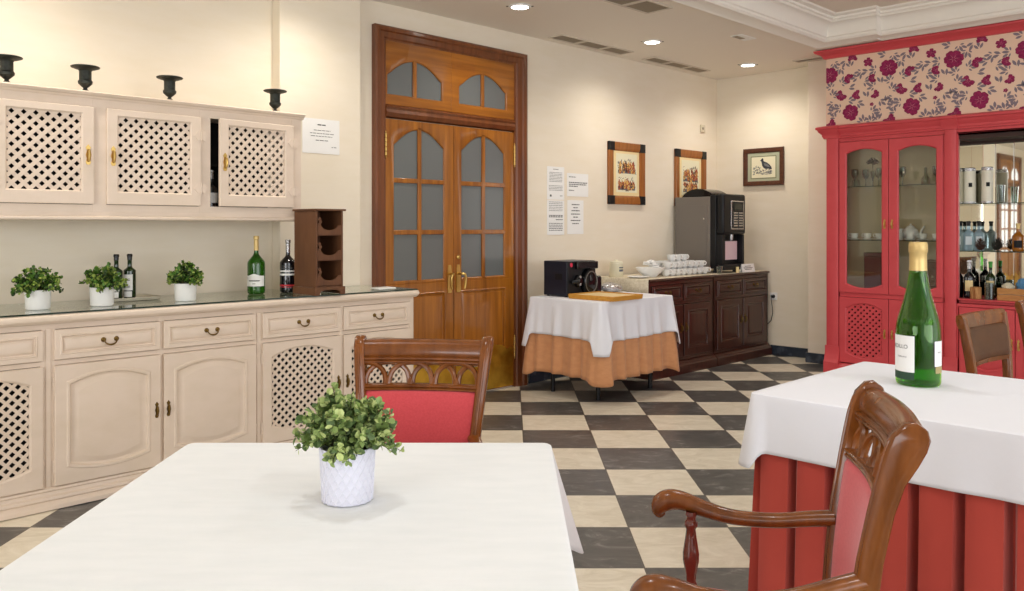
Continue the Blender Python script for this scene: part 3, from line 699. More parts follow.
for z, h, a, m in ((0.130, 0.010, 0.35, M_paper), (0.150, 0.006, 0.25, M_ink), (0.165, 0.004, 0.2, M_ink), (0.108, 0.012, 0.45, M_paper), (0.042, 0.009, 0.42, M_redl), (0.034, 0.004, 0.3, M_redl)):
    wrap_label(t, 0.0504, z, z+h, PI*(1.5-a), PI*(1.5+a), m, 'print')
# wine rack
t = thing('wine_rack', 'dark wooden three-tier wine rack standing on the sideboard by the pillar', 'wine rack', (2.68, 4.36, 0.9495))
bm = B(); Wr, Dr, Hr = 0.19, 0.25, 0.52
box(bm, 0, 0.012, 0.0, Dr, 0.045, Hr-0.012); box(bm, Wr-0.012, Wr, 0.0, Dr, 0.045, Hr-0.012); box(bm, 0.012, Wr-0.012, Dr-0.01, Dr, 0.045, Hr-0.012); box(bm, 0.012, Wr-0.012, 0.01, Dr, 0.045, 0.055)
obj('case', bm, M_rack, t, bev=0.002)
bm = B(); box(bm, -0.012, Wr+0.014, -0.014, Dr+0.004, Hr-0.012, Hr); obj('top', bm, M_rack, t, bev=0.003)
bm = B(); o_ = [(-0.01, 0.0), (0.02, 0.0), (0.028, 0.02), (0.05, 0.03), (Wr-0.05, 0.03), (Wr-0.028, 0.02), (Wr-0.02, 0.0), (Wr+0.01, 0.0), (Wr+0.01, 0.048), (-0.01, 0.048)]
prism(bm, o_, 'xz', -0.01, 0.004); obj('foot', bm, M_rack, t, bev=0.002)
for x in (-0.01, Wr-0.002): bm = B(); box(bm, x, x+0.012, 0.0045, Dr, 0, 0.045); obj('foot', bm, M_rack, t, bev=0.002)
for k in range(3):
    z = 0.058+k*0.152
    bm = B(); pts = [(0.013, z), (Wr-0.013, z), (Wr-0.013, z+0.058)]
    for i in range(9):
        a = i/8; x = Wr-0.035-(Wr-0.07)*a; dip = 0.028*math.sin(PI*min(1, max(0, (a))))**0.5 if 0 < a < 1 else 0
        pts.append((x, z+0.058-dip))
    pts += [(0.013, z+0.058)]
    prism(bm, pts, 'xz', 0.0, 0.012); obj('cradle_front', bm, M_rack, t, bev=0.001)
    bm = B(); box(bm, 0.013, Wr-0.013, 0.012, Dr-0.01, z-0.004, z+0.004); obj('shelf', bm, M_rack, t, smooth=0)
    bm = B()
    for q in range(3):
        z2 = z+0.062+q*0.018
        lathe(bm, [(0.0, -0.01), (0.011, -0.008), (0.011, 0.008), (0.0, 0.01)], 12, (0.032+0.006*(q % 2), 0.02, z2), M=Matrix.Rotation(PI/2, 3, 'X'))
    obj('carved_spindle', bm, M_rack, t)
t = thing('small_dish', 'small flat white dish on the right end of the sideboard', 'dish', (3.27, 4.50, 0.9495))
bm = B(); box(bm, -0.065, 0.075, -0.045, 0.05, 0.001, 0.013); obj('slab', bm, M_white, t, bev=0.005)

def notice(name, label, corner, wd, ht, lines, facing='back', group=None):
    t = thing(name, label, 'notice', corner, 0 if facing == 'back' else -PI/2, group)
    bm = B(); box(bm, 0, wd, -0.003, -0.0006, 0, ht); obj('sheet', bm, M_paper, t, smooth=0)
    bm = B()
    rnd = random.Random(int(wd*1000)+int(ht*1000))
    for (a, b, z, h) in lines:
        x = a*wd
        while x < b*wd:
            l = rnd.uniform(0.012, 0.035); e = min(x+l, b*wd); box(bm, x, e, -0.0036, -0.0031, z*ht-h/2, z*ht+h/2); x = e+0.005
    obj('print', bm, M_ink, t, smooth=0)
    return t
notice('wall_notice', 'landscape white notice taped to the pillar beside the wall cupboard', (2.94, 4.955, 1.86), 0.29, 0.235,
       [(0.4, 0.62, 0.83, 0.008), (0.3, 0.75, 0.67, 0.004), (0.2, 0.85, 0.58, 0.004), (0.22, 0.8, 0.5, 0.004), (0.35, 0.7, 0.38, 0.005), (0.78, 0.93, 0.2, 0.004)])
G = 'printed notices taped to the wall beside the door'
notice('wall_notice', 'tall narrow notice on the wall, upper left of the four beside the door', (5.464, 5.06, 1.606), 0.227, 0.297,
       [(0.35, 0.65, 0.92, 0.006)]+[(0.12, 0.88, 0.82-0.045*i, 0.004) for i in range(7)]+[(0.1, 0.9, 0.42-0.045*i, 0.004) for i in range(4)]+[(0.15, 0.25, 0.12, 0.018), (0.75, 0.9, 0.12, 0.006)], group=G)
notice('wall_notice', 'tall narrow notice with dense print, lower left of the four beside the door', (5.464, 5.06, 1.29), 0.227, 0.31,
       [(0.1, 0.9, 0.95-0.05*i, 0.004) for i in range(6)]+[(0.1, 0.9, 0.56, 0.008), (0.1, 0.9, 0.52, 0.008), (0.5, 0.9, 0.44, 0.008)]+[(0.1, 0.9, 0.33-0.05*i, 0.006) for i in range(5)], group=G)
notice('wall_notice', 'landscape notice with bold lines, upper right of the four beside the door', (5.732, 5.06, 1.642), 0.297, 0.212,
       [(0.08, 0.4, 0.84, 0.007), (0.08, 0.95, 0.6, 0.009), (0.08, 0.9, 0.52, 0.009), (0.08, 0.5, 0.44, 0.009), (0.08, 0.32, 0.26, 0.008)], group=G)
notice('wall_notice', 'portrait notice with centred bold lines, lower right of the four beside the door', (5.735, 5.06, 1.295), 0.225, 0.312,
       [(0.5-w_, 0.5+w_, z, 0.009) for w_, z in ((0.24, 0.87), (0.14, 0.78), (0.25, 0.69), (0.28, 0.59), (0.14, 0.5), (0.3, 0.4), (0.2, 0.31))], group=G)
t = thing('thermostat', 'small square cream thermostat high on the wall above the right print', 'thermostat', (7.93, 5.06, 2.40))
bm = B(); box(bm, 0, 0.085, -0.02, -0.001, 0, 0.085); obj('case', bm, M_runner, t, bev=0.005)
bm = B(); box(bm, 0.018, 0.05, -0.024, -0.0195, 0.03, 0.055); obj('dial', bm, M_vent, t, bev=0.002)

# ---------------------------------------------------------------- pictures
M_pf = mat('picture_frame_wood', (164, 100, 40), 0.35, var=((136, 78, 28), (30, 30, 3), 4, 0.3, 0.7), coat=0.3)
M_pf2 = mat('picture_frame_dark', (96, 54, 34), 0.4, var=((66, 34, 20), (30, 3, 30), 4, 0.3, 0.7))
M_mount = mat('cream_mount', (236, 214, 160), 0.7); M_print = mat('print_paper', (232, 226, 196), 0.7); M_sage = mat('sage_mount', (176, 180, 154), 0.7)
PCOL = [mat('print_rust', (168, 84, 52), 0.8), mat('print_ochre', (216, 170, 96), 0.8), mat('print_brown', (84, 52, 44), 0.8), mat('print_slate', (104, 100, 104), 0.8)]
def mitred(bm, W, H, fw, d, mi=0):
    O = lambda g: [(g, g), (W-g, g), (W-g, H-g), (g, H-g)]
    bridge(bm, [[(a, y, b) for a, b in O(g)] for g, y in ((0, -0.002), (0, -d+0.004), (0.004, -d), (fw*0.5, -d+0.001), (fw*0.8, -d+0.006), (fw, -d*0.45), (fw, -0.002), (0, -0.002))], mi=mi)
def vase_print(name, label, corner, W, H, seed):
    t = thing(name, label, 'picture', corner, 0, 'framed vase prints on the back wall')
    bm = B(); mitred(bm, W, H, 0.085, 0.03); obj('frame', bm, M_pf, t, smooth=30)
    for a in (-0.001, W-0.085):
        for b in (-0.001, H-0.085):
            bm = B(); box(bm, a, a+0.086, -0.0315, -0.006, b, b+0.086); obj('corner_block', bm, M_black, t, bev=0.003)
    bm = B(); box(bm, 0.07, W-0.07, -0.013, -0.006, 0.07, H-0.07); obj('mount', bm, M_mount, t, smooth=0)
    bm = B(); X0, X1, Z0, Z1 = 0.122, W-0.122, 0.118, H-0.108
    box(bm, X0, X1, -0.0145, -0.013, Z0, Z1); pr = obj('print', bm, M_print, t, smooth=0)
    rnd = random.Random(seed); bm = B(); wv = X1-X0-0.04; hv = Z1-Z0
    bands = ((0.07, 0.36), (0.50, 0.82)) if seed == 1 else ((0.10, 0.42), (0.40, 0.80))
    n_ = 0
    for lo, hi in bands:
        zl, zh = Z0+hv*lo, Z0+hv*hi
        prism(bm, [(X0+0.03, zl-0.004), (X1-0.03, zl-0.004), (X1-0.03, zl+0.03), (X0+0.03, zl+0.03)], 'xz', -0.0146, -0.0145, mi=3)
        for k in range(34):
            cx = X0+0.04+(X1-X0-0.08)*((k % 6)+rnd.uniform(0.1, 0.9))/6; cz = zl+(zh-zl)*(0.12+0.62*rnd.random()); s_ = rnd.uniform(0.013, 0.024); n_ += 1
            o_ = [(cx+s_*0.85*math.cos(q)*(1 if math.sin(q) < 0.3 else 0.5), cz+s_*1.55*math.sin(q)) for q in [i*2*PI/14 for i in range(14)]]
            prism(bm, o_, 'xz', -0.0147-0.00003*n_, -0.0145, mi=rnd.choice((0, 1, 0, 2, 1, 0)))
            o_ = [(cx+s_*0.35*math.cos(q)-s_*0.2, cz+s_*0.5*math.sin(q)-s_*0.3) for q in [i*2*PI/8 for i in range(8)]]
            prism(bm, o_, 'xz', -0.0147-0.00003*n_-0.00001, -0.0145, mi=rnd.choice((1, 2, 1)))
        for k in range(50):
            cx = X0+0.025+(X1-X0-0.05)*rnd.random(); cz = zl+(zh-zl)*rnd.uniform(-0.05, 1.12); q = rnd.uniform(0, PI); l = rnd.uniform(0.006, 0.016); n_ += 1
            dx, dz = l*math.cos(q), l*math.sin(q)
            prism(bm, [(cx-dx, cz-dz), (cx-dz*0.2, cz+dx*0.2), (cx+dx, cz+dz), (cx+dz*0.2, cz-dx*0.2)], 'xz', -0.0147-0.00003*n_, -0.0145, mi=rnd.choice((2, 3, 3)))
    prism(bm, [((X0+X1)/2-0.02, Z0+0.012), ((X0+X1)/2+0.025, Z0+0.014), ((X0+X1)/2+0.02, Z0+0.022), ((X0+X1)/2-0.018, Z0+0.020)], 'xz', -0.0147, -0.0145, mi=2)
    obj('drawing', bm, PCOL, pr, smooth=0)
vase_print('framed_print', 'tall oak framed print of vases with black corners, left of the coffee machine', (6.313, 5.06, 1.582), 0.578, 0.606, 1)
vase_print('framed_print', 'tall oak framed print of vases partly hidden behind the coffee machine', (7.437, 5.06, 1.582), 0.585, 0.606, 2)
t = thing('framed_print', 'small landscape framed drawing of a game bird on the right wall', 'picture', (U1, 4.716, 1.806), -PI/2)
W_, H_ = 0.47, 0.405
bm = B(); mitred(bm, W_, H_, 0.05, 0.03); obj('frame', bm, M_pf2, t, smooth=30)
bm = B(); box(bm, 0.04, W_-0.04, -0.012, -0.006, 0.04, H_-0.04); obj('mount', bm, M_sage, t, smooth=0)
bm = B(); box(bm, 0.085, W_-0.085, -0.0135, -0.012, 0.075, H_-0.085); obj('mount_bevel', bm, mat('olive_line', (128, 130, 100), 0.8), t, smooth=0)
bm = B(); box(bm, 0.095, W_-0.095, -0.0145, -0.0135, 0.085, H_-0.095); pr = obj('print', bm, M_print, t, smooth=0)
bm = B(); rnd = random.Random(5)
body = [(0.195, 0.268), (0.207, 0.276), (0.214, 0.290), (0.226, 0.296), (0.236, 0.288), (0.236, 0.268), (0.246, 0.258), (0.275, 0.248), (0.305, 0.226), (0.328, 0.198), (0.334, 0.176), (0.322, 0.170), (0.296, 0.180), (0.262, 0.178), (0.238, 0.190), (0.222, 0.215), (0.216, 0.245), (0.210, 0.264)]
prism(bm, body, 'xz', -0.0152, -0.0145, mi=0)
prism(bm, [(0.24, 0.24), (0.27, 0.236), (0.30, 0.214), (0.315, 0.194), (0.285, 0.200), (0.25, 0.215)], 'xz', -0.0154, -0.0145, mi=1)
for k in range(130):
    x = 0.118+0.218*rnd.random(); top_ = 0.232-abs(x-0.19)*0.45; z = 0.118+(top_-0.118)*rnd.random(); l = rnd.uniform(0.005, 0.018); a = rnd.uniform(-0.5, 0.9)
    if x > 0.215 and z > 0.178: continue
    dx, dz = l*math.cos(a), l*math.sin(a)
    prism(bm, [(x-dx, z-dz), (x-dz*0.3, z+dx*0.3), (x+dx, z+dz), (x+dz*0.3, z-dx*0.3)], 'xz', -0.0146-0.000004*k, -0.0145, mi=rnd.choice((1, 0, 1, 2)))
obj('drawing', bm, [mat('bird_ink', (62, 64, 70), 0.9), mat('rock_ink', (120, 122, 122), 0.9), mat('pale_ink', (176, 176, 166), 0.9)], pr, smooth=0)

# ---------------------------------------------------------------- coral hutch along the right wall
PU, PV = 7.65, 3.50
hu = thing('hutch', 'tall coral pink painted hutch with glazed doors, mirrored bar niche and floral frieze', 'hutch', (PU, PV, 0), -PI/2)
HD = 0.383; HW = 2.60
bm = B()
box(bm, 0, 0.02, 0, HD, 0.1, 2.96); box(bm, HW-0.02, HW, 0, HD, 0.1, 2.96)
box(bm, 1.115, 1.145, 0.02, HD, 0.1, 2.20); box(bm, 2.42, 2.45, 0.02, HD, 0.1, 2.20)
box(bm, 0.02, HW-0.02, HD-0.012, HD, 0.1, 2.96)
box(bm, 0.02, HW-0.02, 0.02, HD-0.012, 0.72, 0.745); box(bm, 0.02, HW-0.02, 0.0, HD-0.012, 2.15, 2.19); box(bm, 0.02, HW-0.02, 0, HD-0.012, 0.08, 0.10)
box(bm, 0.02, 1.145, -0.0, 0.02, 0.715, 0.755)
box(bm, 0.02, 0.13, 0, 0.02, 0.10, 2.16); box(bm, 1.028, 1.145, 0, 0.02, 0.10, 2.16); box(bm, 2.45, HW-0.02, 0, 0.02, 0.1, 2.16)
box(bm, 1.145, 2.45, 0.0, 0.02, 0.69, 0.715); box(bm, 1.145, 2.45, 0, 0.02, 2.135, 2.16)
obj('carcass', bm, M_pink, hu, smooth=0)
for a, b in ((0.0, 0.125), (1.034, 1.140), (2.455, HW)):
    bm = B(); prism(bm, [(a+0.008, 0.0), (a+0.008, -0.012), (a+0.02, -0.016), (b-0.02, -0.016), (b-0.008, -0.012), (b-0.008, 0.0)], 'xy', 0.25, 2.19)
    obj('pilaster', bm, M_pink, hu, smooth=30)
bm = B()
pr = [(0.02, 0.0), (-0.055, 0.0), (-0.055, 0.10), (-0.040, 0.125), (-0.034, 0.15), (-0.030, 0.16), (-0.022, 0.19), (-0.020, 0.25), (0.0, 0.25), (0.02, 0.25)]
bm2 = bm
prism(bm, pr, 'yz', -0.005, 0.13); prism(bm, pr, 'yz', 1.03, 1.145); prism(bm, pr, 'yz', 2.45, HW)
pr = [(0.02, 0.0), (-0.045, 0.0), (-0.045, 0.075), (-0.030, 0.09), (-0.014, 0.10), (0.02, 0.10)]
prism(bm, pr, 'yz', 0.13, 1.03); prism(bm, pr, 'yz', 1.145, 2.45)
obj('plinth', bm, M_pink, hu, smooth=30)
def cornice(pr, x0, x1, name, parent):
    bm = B(); loops = []
    for y, z in pr:   # y negative = overhang; mitred round the left end
        loops.append([(x0+min(y, 0), HD, z), (x0+min(y, 0), y, z), (x1, y, z)])
    bridge(bm, loops, close=False)
    return obj(name, bm, M_pink, parent, smooth=30)
cornice([(0.0, 2.185), (-0.02, 2.187), (-0.022, 2.20), (-0.03, 2.205), (-0.03, 2.222), (-0.04, 2.235), (-0.055, 2.25), (-0.062, 2.268), (-0.075, 2.275), (-0.075, 2.292), (-0.06, 2.300), (0.0, 2.312)], 0.0, HW, 'middle_cornice', hu)
cornice([(-0.001, 2.935), (-0.020, 2.940), (-0.024, 2.950), (-0.032, 2.962), (-0.05, 2.978), (-0.075, 2.988), (-0.085, 2.995), (-0.088, 3.012), (0.0, 3.012)], 0.0, HW, 'top_cornice', hu)
for a, b in ((0.0, 0.13), (1.03, 1.145)): bm = B(); prism(bm, [(-0.001, 2.19), (-0.034, 2.19), (-0.036, 2.206), (-0.046, 2.222), (-0.054, 2.236), (-0.068, 2.25), (-0.076, 2.268), (-0.088, 2.276), (-0.088, 2.293), (-0.07, 2.302), (0, 2.302)], 'yz', a-0.008, b+0.008); obj('pilaster_capital', bm, M_pink, hu, smooth=30)
# frieze with printed flowers (thin ink shapes lying in the same mesh)
bm = B(); rnd = random.Random(11)
box(bm, -0.001, HW+0.001, -0.004, 0.0, 2.30, 2.94, mi=0)
FL = [(0.572, 2.785, 0.083), (0.755, 2.729, 0.048), (0.788, 2.911, 0.043), (0.931, 2.859, 0.046), (0.973, 2.708, 0.046), (0.988, 2.561, 0.041), (0.962, 2.473, 0.019), (0.684, 2.585, 0.058), (0.83, 2.57, 0.048), (0.770, 2.415, 0.080), (0.572, 2.323, 0.056), (0.784, 2.279, 0.045)]
placed = []
def poly(pts, y, mi):
    pts = [(min(max(a, 0.0), HW), min(max(b, 2.305), 2.938)) for a, b in pts]
    try: prism(bm, pts, 'xz', y, -0.004, mi)
    except Exception: pass
def flower(a, z, r, k):
    big = r > 0.07; rr = random.Random(k); ph = rr.uniform(0, 2*PI)
    np_ = 6 if big else 5; sweep = 2*PI if (big or k % 3 == 0) else 2*PI*0.72
    for i in range(np_):
        t = ph+sweep*i/np_; l = r*(rr.uniform(0.88, 1.08)); wv = r*(0.40 if big else 0.36)
        pts = []
        for j in range(14):
            q = 2*PI*j/14; x = l*0.56+l*0.48*math.cos(q); y = wv*math.sin(q)*(1+0.25*math.cos(q))
            if j == 0: x -= l*0.07
            pts.append((a+x*math.cos(t)-y*math.sin(t), z+(x*math.sin(t)+y*math.cos(t))*0.92))
        poly(pts, -0.0043-0.00012*(i+1), 1)
        c_, s_ = math.cos(t), math.sin(t)
        if r > 0.03: poly([(a+c_*r*0.10-s_*r*0.018, z+s_*r*0.10+c_*r*0.018), (a+c_*r*0.10+s_*r*0.018, z+s_*r*0.10-c_*r*0.018), (a+c_*r*0.62, z+s_*r*0.56)], -0.0043-0.00012*(i+1)-0.0001, 2)
    if r > 0.03: poly([(a+r*0.3*math.cos(2*PI*j/10), z+r*0.28*math.sin(2*PI*j/10)) for j in range(10)], -0.0043, 1)
for rep in range(-2, 4):
    for k, (a, z, r) in enumerate(FL):
        x = a+rep*0.539
        if -r*0.6 < x < HW+r*0.6: flower(x, z, r, k); placed.append((x, z, r))
rnd = random.Random(4); cell = []
tries = 0
while len(cell) < 30 and tries < 6000:
    tries += 1; x = rnd.uniform(0.5, 1.039); z = rnd.uniform(2.32, 2.93)
    if any((x-a-m*0.539)**2+(z-b)**2 < (r+0.022)**2 for a, b, r in FL for m in (-1, 0, 1)): continue
    if any((x-a-m*0.539)**2+(z-b)**2 < 0.058**2 for a, b, *_ in cell for m in (-1, 0, 1)): continue
    cell.append((x, z, rnd.uniform(0, 2*PI), rnd.choice((2, 3, 5, 5, 4)), rnd.random()))
for rep in range(-2, 4):
    for x0_, z, ph, nl, q in cell:
        x = x0_+rep*0.539
        if not 0.02 < x < HW-0.02: continue
        for j in range(nl):
            t = ph+(j-(nl-1)/2)*0.62; l = 0.052*(0.75+0.4*math.cos((j-(nl-1)/2)*0.9)); s = 0.010+0.012*(j % 2)
            ca_, sa_ = math.cos(t), math.sin(t); wv = l*0.20
            bx, bz = x+ca_*s-math.cos(ph)*0.012, z+sa_*s-math.sin(ph)*0.012
            poly([(bx, bz), (bx+ca_*l*0.4-sa_*wv, bz+sa_*l*0.4+ca_*wv), (bx+ca_*l*0.75-sa_*wv*0.8, bz+sa_*l*0.75+ca_*wv*0.8), (bx+ca_*l, bz+sa_*l), (bx+ca_*l*0.75+sa_*wv*0.8, bz+sa_*l*0.75-ca_*wv*0.8), (bx+ca_*l*0.4+sa_*wv, bz+sa_*l*0.4-ca_*wv)], -0.00425-0.00002*((j*7+int(q*97)) % 23), 3)
obj('floral_frieze', bm, [M_wallpaper, M_flower, M_vein, M_sprig], hu, smooth=0)
# doors
GL = thin_glass('cabinet_glazing', (246, 248, 244), 0.06)
for a, b, ox0, ox1, hs in ((0.131, 0.573, 0.196, 0.513, 1), (0.578, 1.027, 0.661, 0.972, -1)):
    bm = B(); holed(bm, (a, b, 0.757, 2.145), (ox0, ox1, 0.804, 2.071, 0.038, 0.038), 0.002, -0.018, 0.009)
    d = obj('glazed_door', bm, M_pink, hu, smooth=30)
    bm = B(); box(bm, ox0-0.01, ox1+0.01, -0.005, -0.002, 0.795, 2.08); obj('pane', bm, GL, d, smooth=0)
    drop_handle(d, b-0.03 if hs == 1 else a+0.03, -0.018, 1.385, M_brass, 1.0)
    bm = B(); holed(bm, (a, b, 0.108, 0.712), (ox0, ox1, 0.166, 0.658, 0.05, 0.045), 0.002, -0.018, 0.009)
    d = obj('lattice_door', bm, M_pink, hu, smooth=30)
    bm = B(); lattice(bm, ox0-0.012, ox1+0.012, 0.155, 0.67, -0.008, 0.0545, 0.0225, 0.0035); obj('lattice', bm, M_pink, d, smooth=0)
    drop_handle(d, b-0.03 if hs == 1 else a+0.03, -0.018, 0.40, M_brass, 1.0)
bm = B(); box(bm, 0.14, 1.02, 0.08, 0.09, 0.11, 0.71); obj('shade_panel', bm, M_void, hu, smooth=0)  # dark sheet in place of the shade behind the lattice doors
bm = B(); box(bm, 0.03, 1.11, HD-0.02, HD-0.013, 0.75, 2.145); obj('back_panel', bm, mat('beige_back', (200, 188, 156), 0.6), hu, smooth=0)
for a, b, hs in ((1.155, 1.569, 1), (1.574, 2.0, -1), (2.005, 2.44, -1)):
    bm = B(); raised(bm, (a, b, 0.108, 0.686), (a+0.06, b-0.06, 0.166, 0.63, 0.04, 0.04), 0.002, -0.016, 0.03)
    d = obj('door', bm, M_pink, hu, smooth=30)
    drop_handle(d, b-0.023 if hs == 1 else a+0.023, -0.016, 0.405, M_brass, 1.1)
bm = B(); box(bm, 1.146, 2.449, -0.02, HD-0.04, 0.7455, 0.757); obj('bar_ledge', bm, M_pink, hu, bev=0.003)
bm = B()
seams = [1.146, 1.335, 1.475, 1.66, 1.85, 2.04, 2.24, 2.449]
obj_m = []
for a, b in zip(seams, seams[1:]):
    bm = B(); box(bm, a+0.001, b-0.001, HD-0.045, HD-0.038, 0.758, 2.132); obj('mirror_panel', bm, M_mirror, hu, smooth=0, bev=0.002)
bm = B(); box(bm, 1.1455, 1.1485, 0.022, HD-0.046, 0.758, 2.098); obj('mirror_panel', bm, M_mirror, hu, smooth=0)
bm = B(); prism(bm, [(-0.0, 2.135), (0.02, 2.135), (0.02, 2.10), (0.30, 2.10), (0.30, 2.08), (0.336, 2.08), (0.336, 2.149), (0, 2.149)], 'yz', 1.146, 2.449); obj('pelmet', bm, mat('pelmet_dark', (58, 34, 28), 0.6), hu, smooth=0)
for a, b, zs in ((0.022, 1.113, (1.234, 1.728)), (1.147, 2.418, (1.152, 1.552))):
    for z in zs:
        bm = B(); box(bm, a, b, 0.045, HD-0.05, z, z+0.007); g = obj('glass_shelf', bm, M_sheet, hu, smooth=0)
        bm = B(); box(bm, a, b, 0.0425, 0.0449, z, z+0.007); obj('polished_edge', bm, M_edge, g, smooth=0)
def hp(a, y, z): return (PU+y, PV-a, z)
# crockery and glassware in the glazed part
def cup(label, loc, rz=0, group=None, saucer=True, s=1.0, mt=None):
    t = thing('cup', label, 'cup', loc, rz, group)
    bm = B(); z0 = 0.008 if saucer else 0
    lathe(bm, [(0.0, z0), (0.020*s, z0), (0.022*s, z0+0.003), (0.036*s, z0+0.022*s), (0.041*s, z0+0.058*s), (0.039*s, z0+0.058*s), (0.033*s, z0+0.022*s), (0.0, z0+0.006)], 24, caps=False); obj('bowl', bm, mt or M_white, t)
    bm = B(); tube(bm, [(0.038*s, 0, z0+0.05*s), (0.055*s, 0, z0+0.052*s), (0.062*s, 0, z0+0.038*s), (0.053*s, 0, z0+0.022*s), (0.035*s, 0, z0+0.022*s)], 0.0045*s, 8); obj('handle', bm, mt or M_white, t)
    if saucer:
        bm = B(); lathe(bm, [(0.0, 0.0), (0.026, 0.0), (0.038, 0.006), (0.053, 0.012), (0.053, 0.014), (0.038, 0.009), (0.0, 0.007)], 28, caps=False); obj('saucer', bm, mt or M_white, t)
    return t
c0 = cup('white cup and saucer on the hutch glass shelf, leftmost', hp(0.20, 0.15, 1.2415), 1.57, 'cups on the hutch shelf', True, 0.9)
for a, y, r, l in ((0.318, 0.16, 1.4, 'white cup and saucer in the middle of the left glazed door'), (0.436, 0.14, 1.6, 'white cup and saucer at the right of the left glazed door'),
                   (0.72, 0.09, 0.5, 'white cup and saucer just in front of the white teapot'), (0.80, 0.17, 2.2, 'white cup and saucer right of the teapot on the glass shelf'), (0.92, 0.16, 0.2, 'white cup and saucer at the right edge of the right glazed door')):
    dup(c0, hp(a, y, 1.2415), r, l)
t = thing('teapot', 'white teapot on the glass shelf behind the right glazed hutch door', 'teapot', hp(0.68, 0.22, 1.2415), -PI/2)
bm = B(); lathe(bm, [(0.0, 0.0), (0.035, 0.0), (0.04, 0.006), (0.062, 0.03), (0.070, 0.06), (0.058, 0.095), (0.036, 0.115), (0.0, 0.118)], 28, caps=False); obj('body', bm, M_white, t)
bm = B(); lathe(bm, [(0.036, 0.115), (0.034, 0.122), (0.015, 0.132), (0.006, 0.136), (0.009, 0.146), (0.0, 0.152)], 20, caps=False); obj('lid', bm, M_white, t)
bm = B(); tube(bm, [(0.055, 0, 0.035), (0.085, 0, 0.055), (0.100, 0, 0.10), (0.118, 0, 0.125)], [0.018, 0.014, 0.010, 0.008]); obj('spout', bm, M_white, t)
bm = B(); tube(bm, [(-0.055, 0, 0.095), (-0.085, 0, 0.105), (-0.105, 0, 0.08), (-0.095, 0, 0.045), (-0.062, 0, 0.035)], 0.006, 8); obj('handle', bm, M_white, t)
t = thing('milk_jug', 'small white jug left of the teapot on the hutch shelf', 'jug', hp(0.605, 0.15, 1.2415), -PI/2)
bm = B(); lathe(bm, [(0.0, 0.0), (0.03, 0.0), (0.038, 0.03), (0.026, 0.075), (0.031, 0.10), (0.029, 0.10), (0.024, 0.075), (0.034, 0.03), (0.0, 0.006)], 24, caps=False); obj('body', bm, M_white, t)
bm = B(); tube(bm, [(-0.026, 0, 0.09), (-0.052, 0, 0.085), (-0.052, 0, 0.05), (-0.034, 0, 0.035)], 0.004, 8); obj('handle', bm, M_white, t)
M_gl2 = thin_glass('thin_glassware', (214, 222, 218), 0.14)
gla = thing('wine_glass', 'stemmed glass on the top hutch shelf, leftmost', 'glass', hp(0.20, 0.16, 1.7355), 0, 'stemware on the top hutch shelf')
bm = B(); lathe(bm, [(0.0, 0.0), (0.03, 0.001), (0.006, 0.006), (0.004, 0.07), (0.02, 0.085), (0.034, 0.115), (0.031, 0.165), (0.029, 0.165), (0.031, 0.115), (0.016, 0.088), (0.0, 0.082)], 24, caps=False); obj('bowl_and_stem', bm, M_gl2, gla)
for a, y, l in ((0.27, 0.24, 'stemmed glass on the top hutch shelf beside the dried flower'), (0.425, 0.15, 'stemmed glass right of the dried flower on the top hutch shelf'), (0.635, 0.15, 'stemmed glass on the top shelf, left side of the right glazed door'), (0.89, 0.24, 'stemmed glass on the top shelf, far right of the right glazed door')):
    dup(gla, hp(a, y, 1.7355), 0, l)
def decanter(label, loc, group=None):
    t = thing('decanter', label, 'decanter', loc, 0, group)
    bm = B(); lathe(bm, [(0.0, 0.0), (0.036, 0.0), (0.04, 0.01), (0.038, 0.05), (0.014, 0.08), (0.011, 0.11), (0.018, 0.12), (0.0, 0.12)], 24, caps=False); obj('body', bm, M_gl2, t)
    bm = B(); lathe(bm, [(0.0, 0.118), (0.007, 0.12), (0.016, 0.135), (0.010, 0.152), (0.0, 0.156)], 16, caps=False); obj('stopper', bm, M_gl2, t)
decanter('small glass decanter on the top shelf behind the left glazed door', hp(0.235, 0.10, 1.7355))
decanter('small glass decanter on the top shelf behind the right glazed door', hp(0.84, 0.13, 1.7355))
t = thing('dried_flower', 'dark dried flower standing in a slim glass on the top hutch shelf', 'dried flower', hp(0.36, 0.18, 1.7355))
bm = B(); lathe(bm, [(0.0, 0.0), (0.026, 0.0), (0.008, 0.01), (0.008, 0.05), (0.022, 0.14), (0.020, 0.14), (0.005, 0.055), (0.0, 0.05)], 20, caps=False); obj('vase', bm, M_gl2, t)
bm = B(); tube(bm, [(0, 0, 0.06), (0.004, 0, 0.15), (0, 0.004, 0.23)], 0.0035, 6)
rnd = random.Random(9)
for k in range(22):
    a_ = k*2.4; rr = 0.012+0.0025*k; z = 0.27-0.0022*k
    tube(bm, [(0, 0, 0.225), (rr*0.7*math.cos(a_), rr*0.7*math.sin(a_), z-0.01), (rr*math.cos(a_), rr*math.sin(a_), z)], [0.004, 0.012, 0.005], 6)
obj('flower_head', bm, mat('dried_petals', (66, 26, 24), 0.8), t)
t = thing('gift_box', 'dark maroon box behind the left glazed hutch door', 'box', hp(0.27, 0.20, 0.7465), -PI/2)
bm = B(); box(bm, 0, 0.24, 0, 0.12, 0, 0.34); obj('carton', bm, M_maroon, t, bev=0.003)
bm = B(); box(bm, -0.003, 0.243, -0.003, 0.123, 0.341, 0.375); obj('lid', bm, M_maroon, t, bev=0.003)
t = thing('wicker_plate', 'round brown wicker plate leaning behind the right glazed hutch door', 'plate', hp(0.82, 0.30, 0.7465), -PI/2)
bm = B()
for k in range(9): 
    R_ = 0.02+0.016*k
    tube(bm, [(R_*math.cos(i*2*PI/36), 0.05-0.012*k*0.2-0.14*0.0, 0.165+R_*math.sin(i*2*PI/36)) for i in range(37)], 0.0085, 6, cap=False)
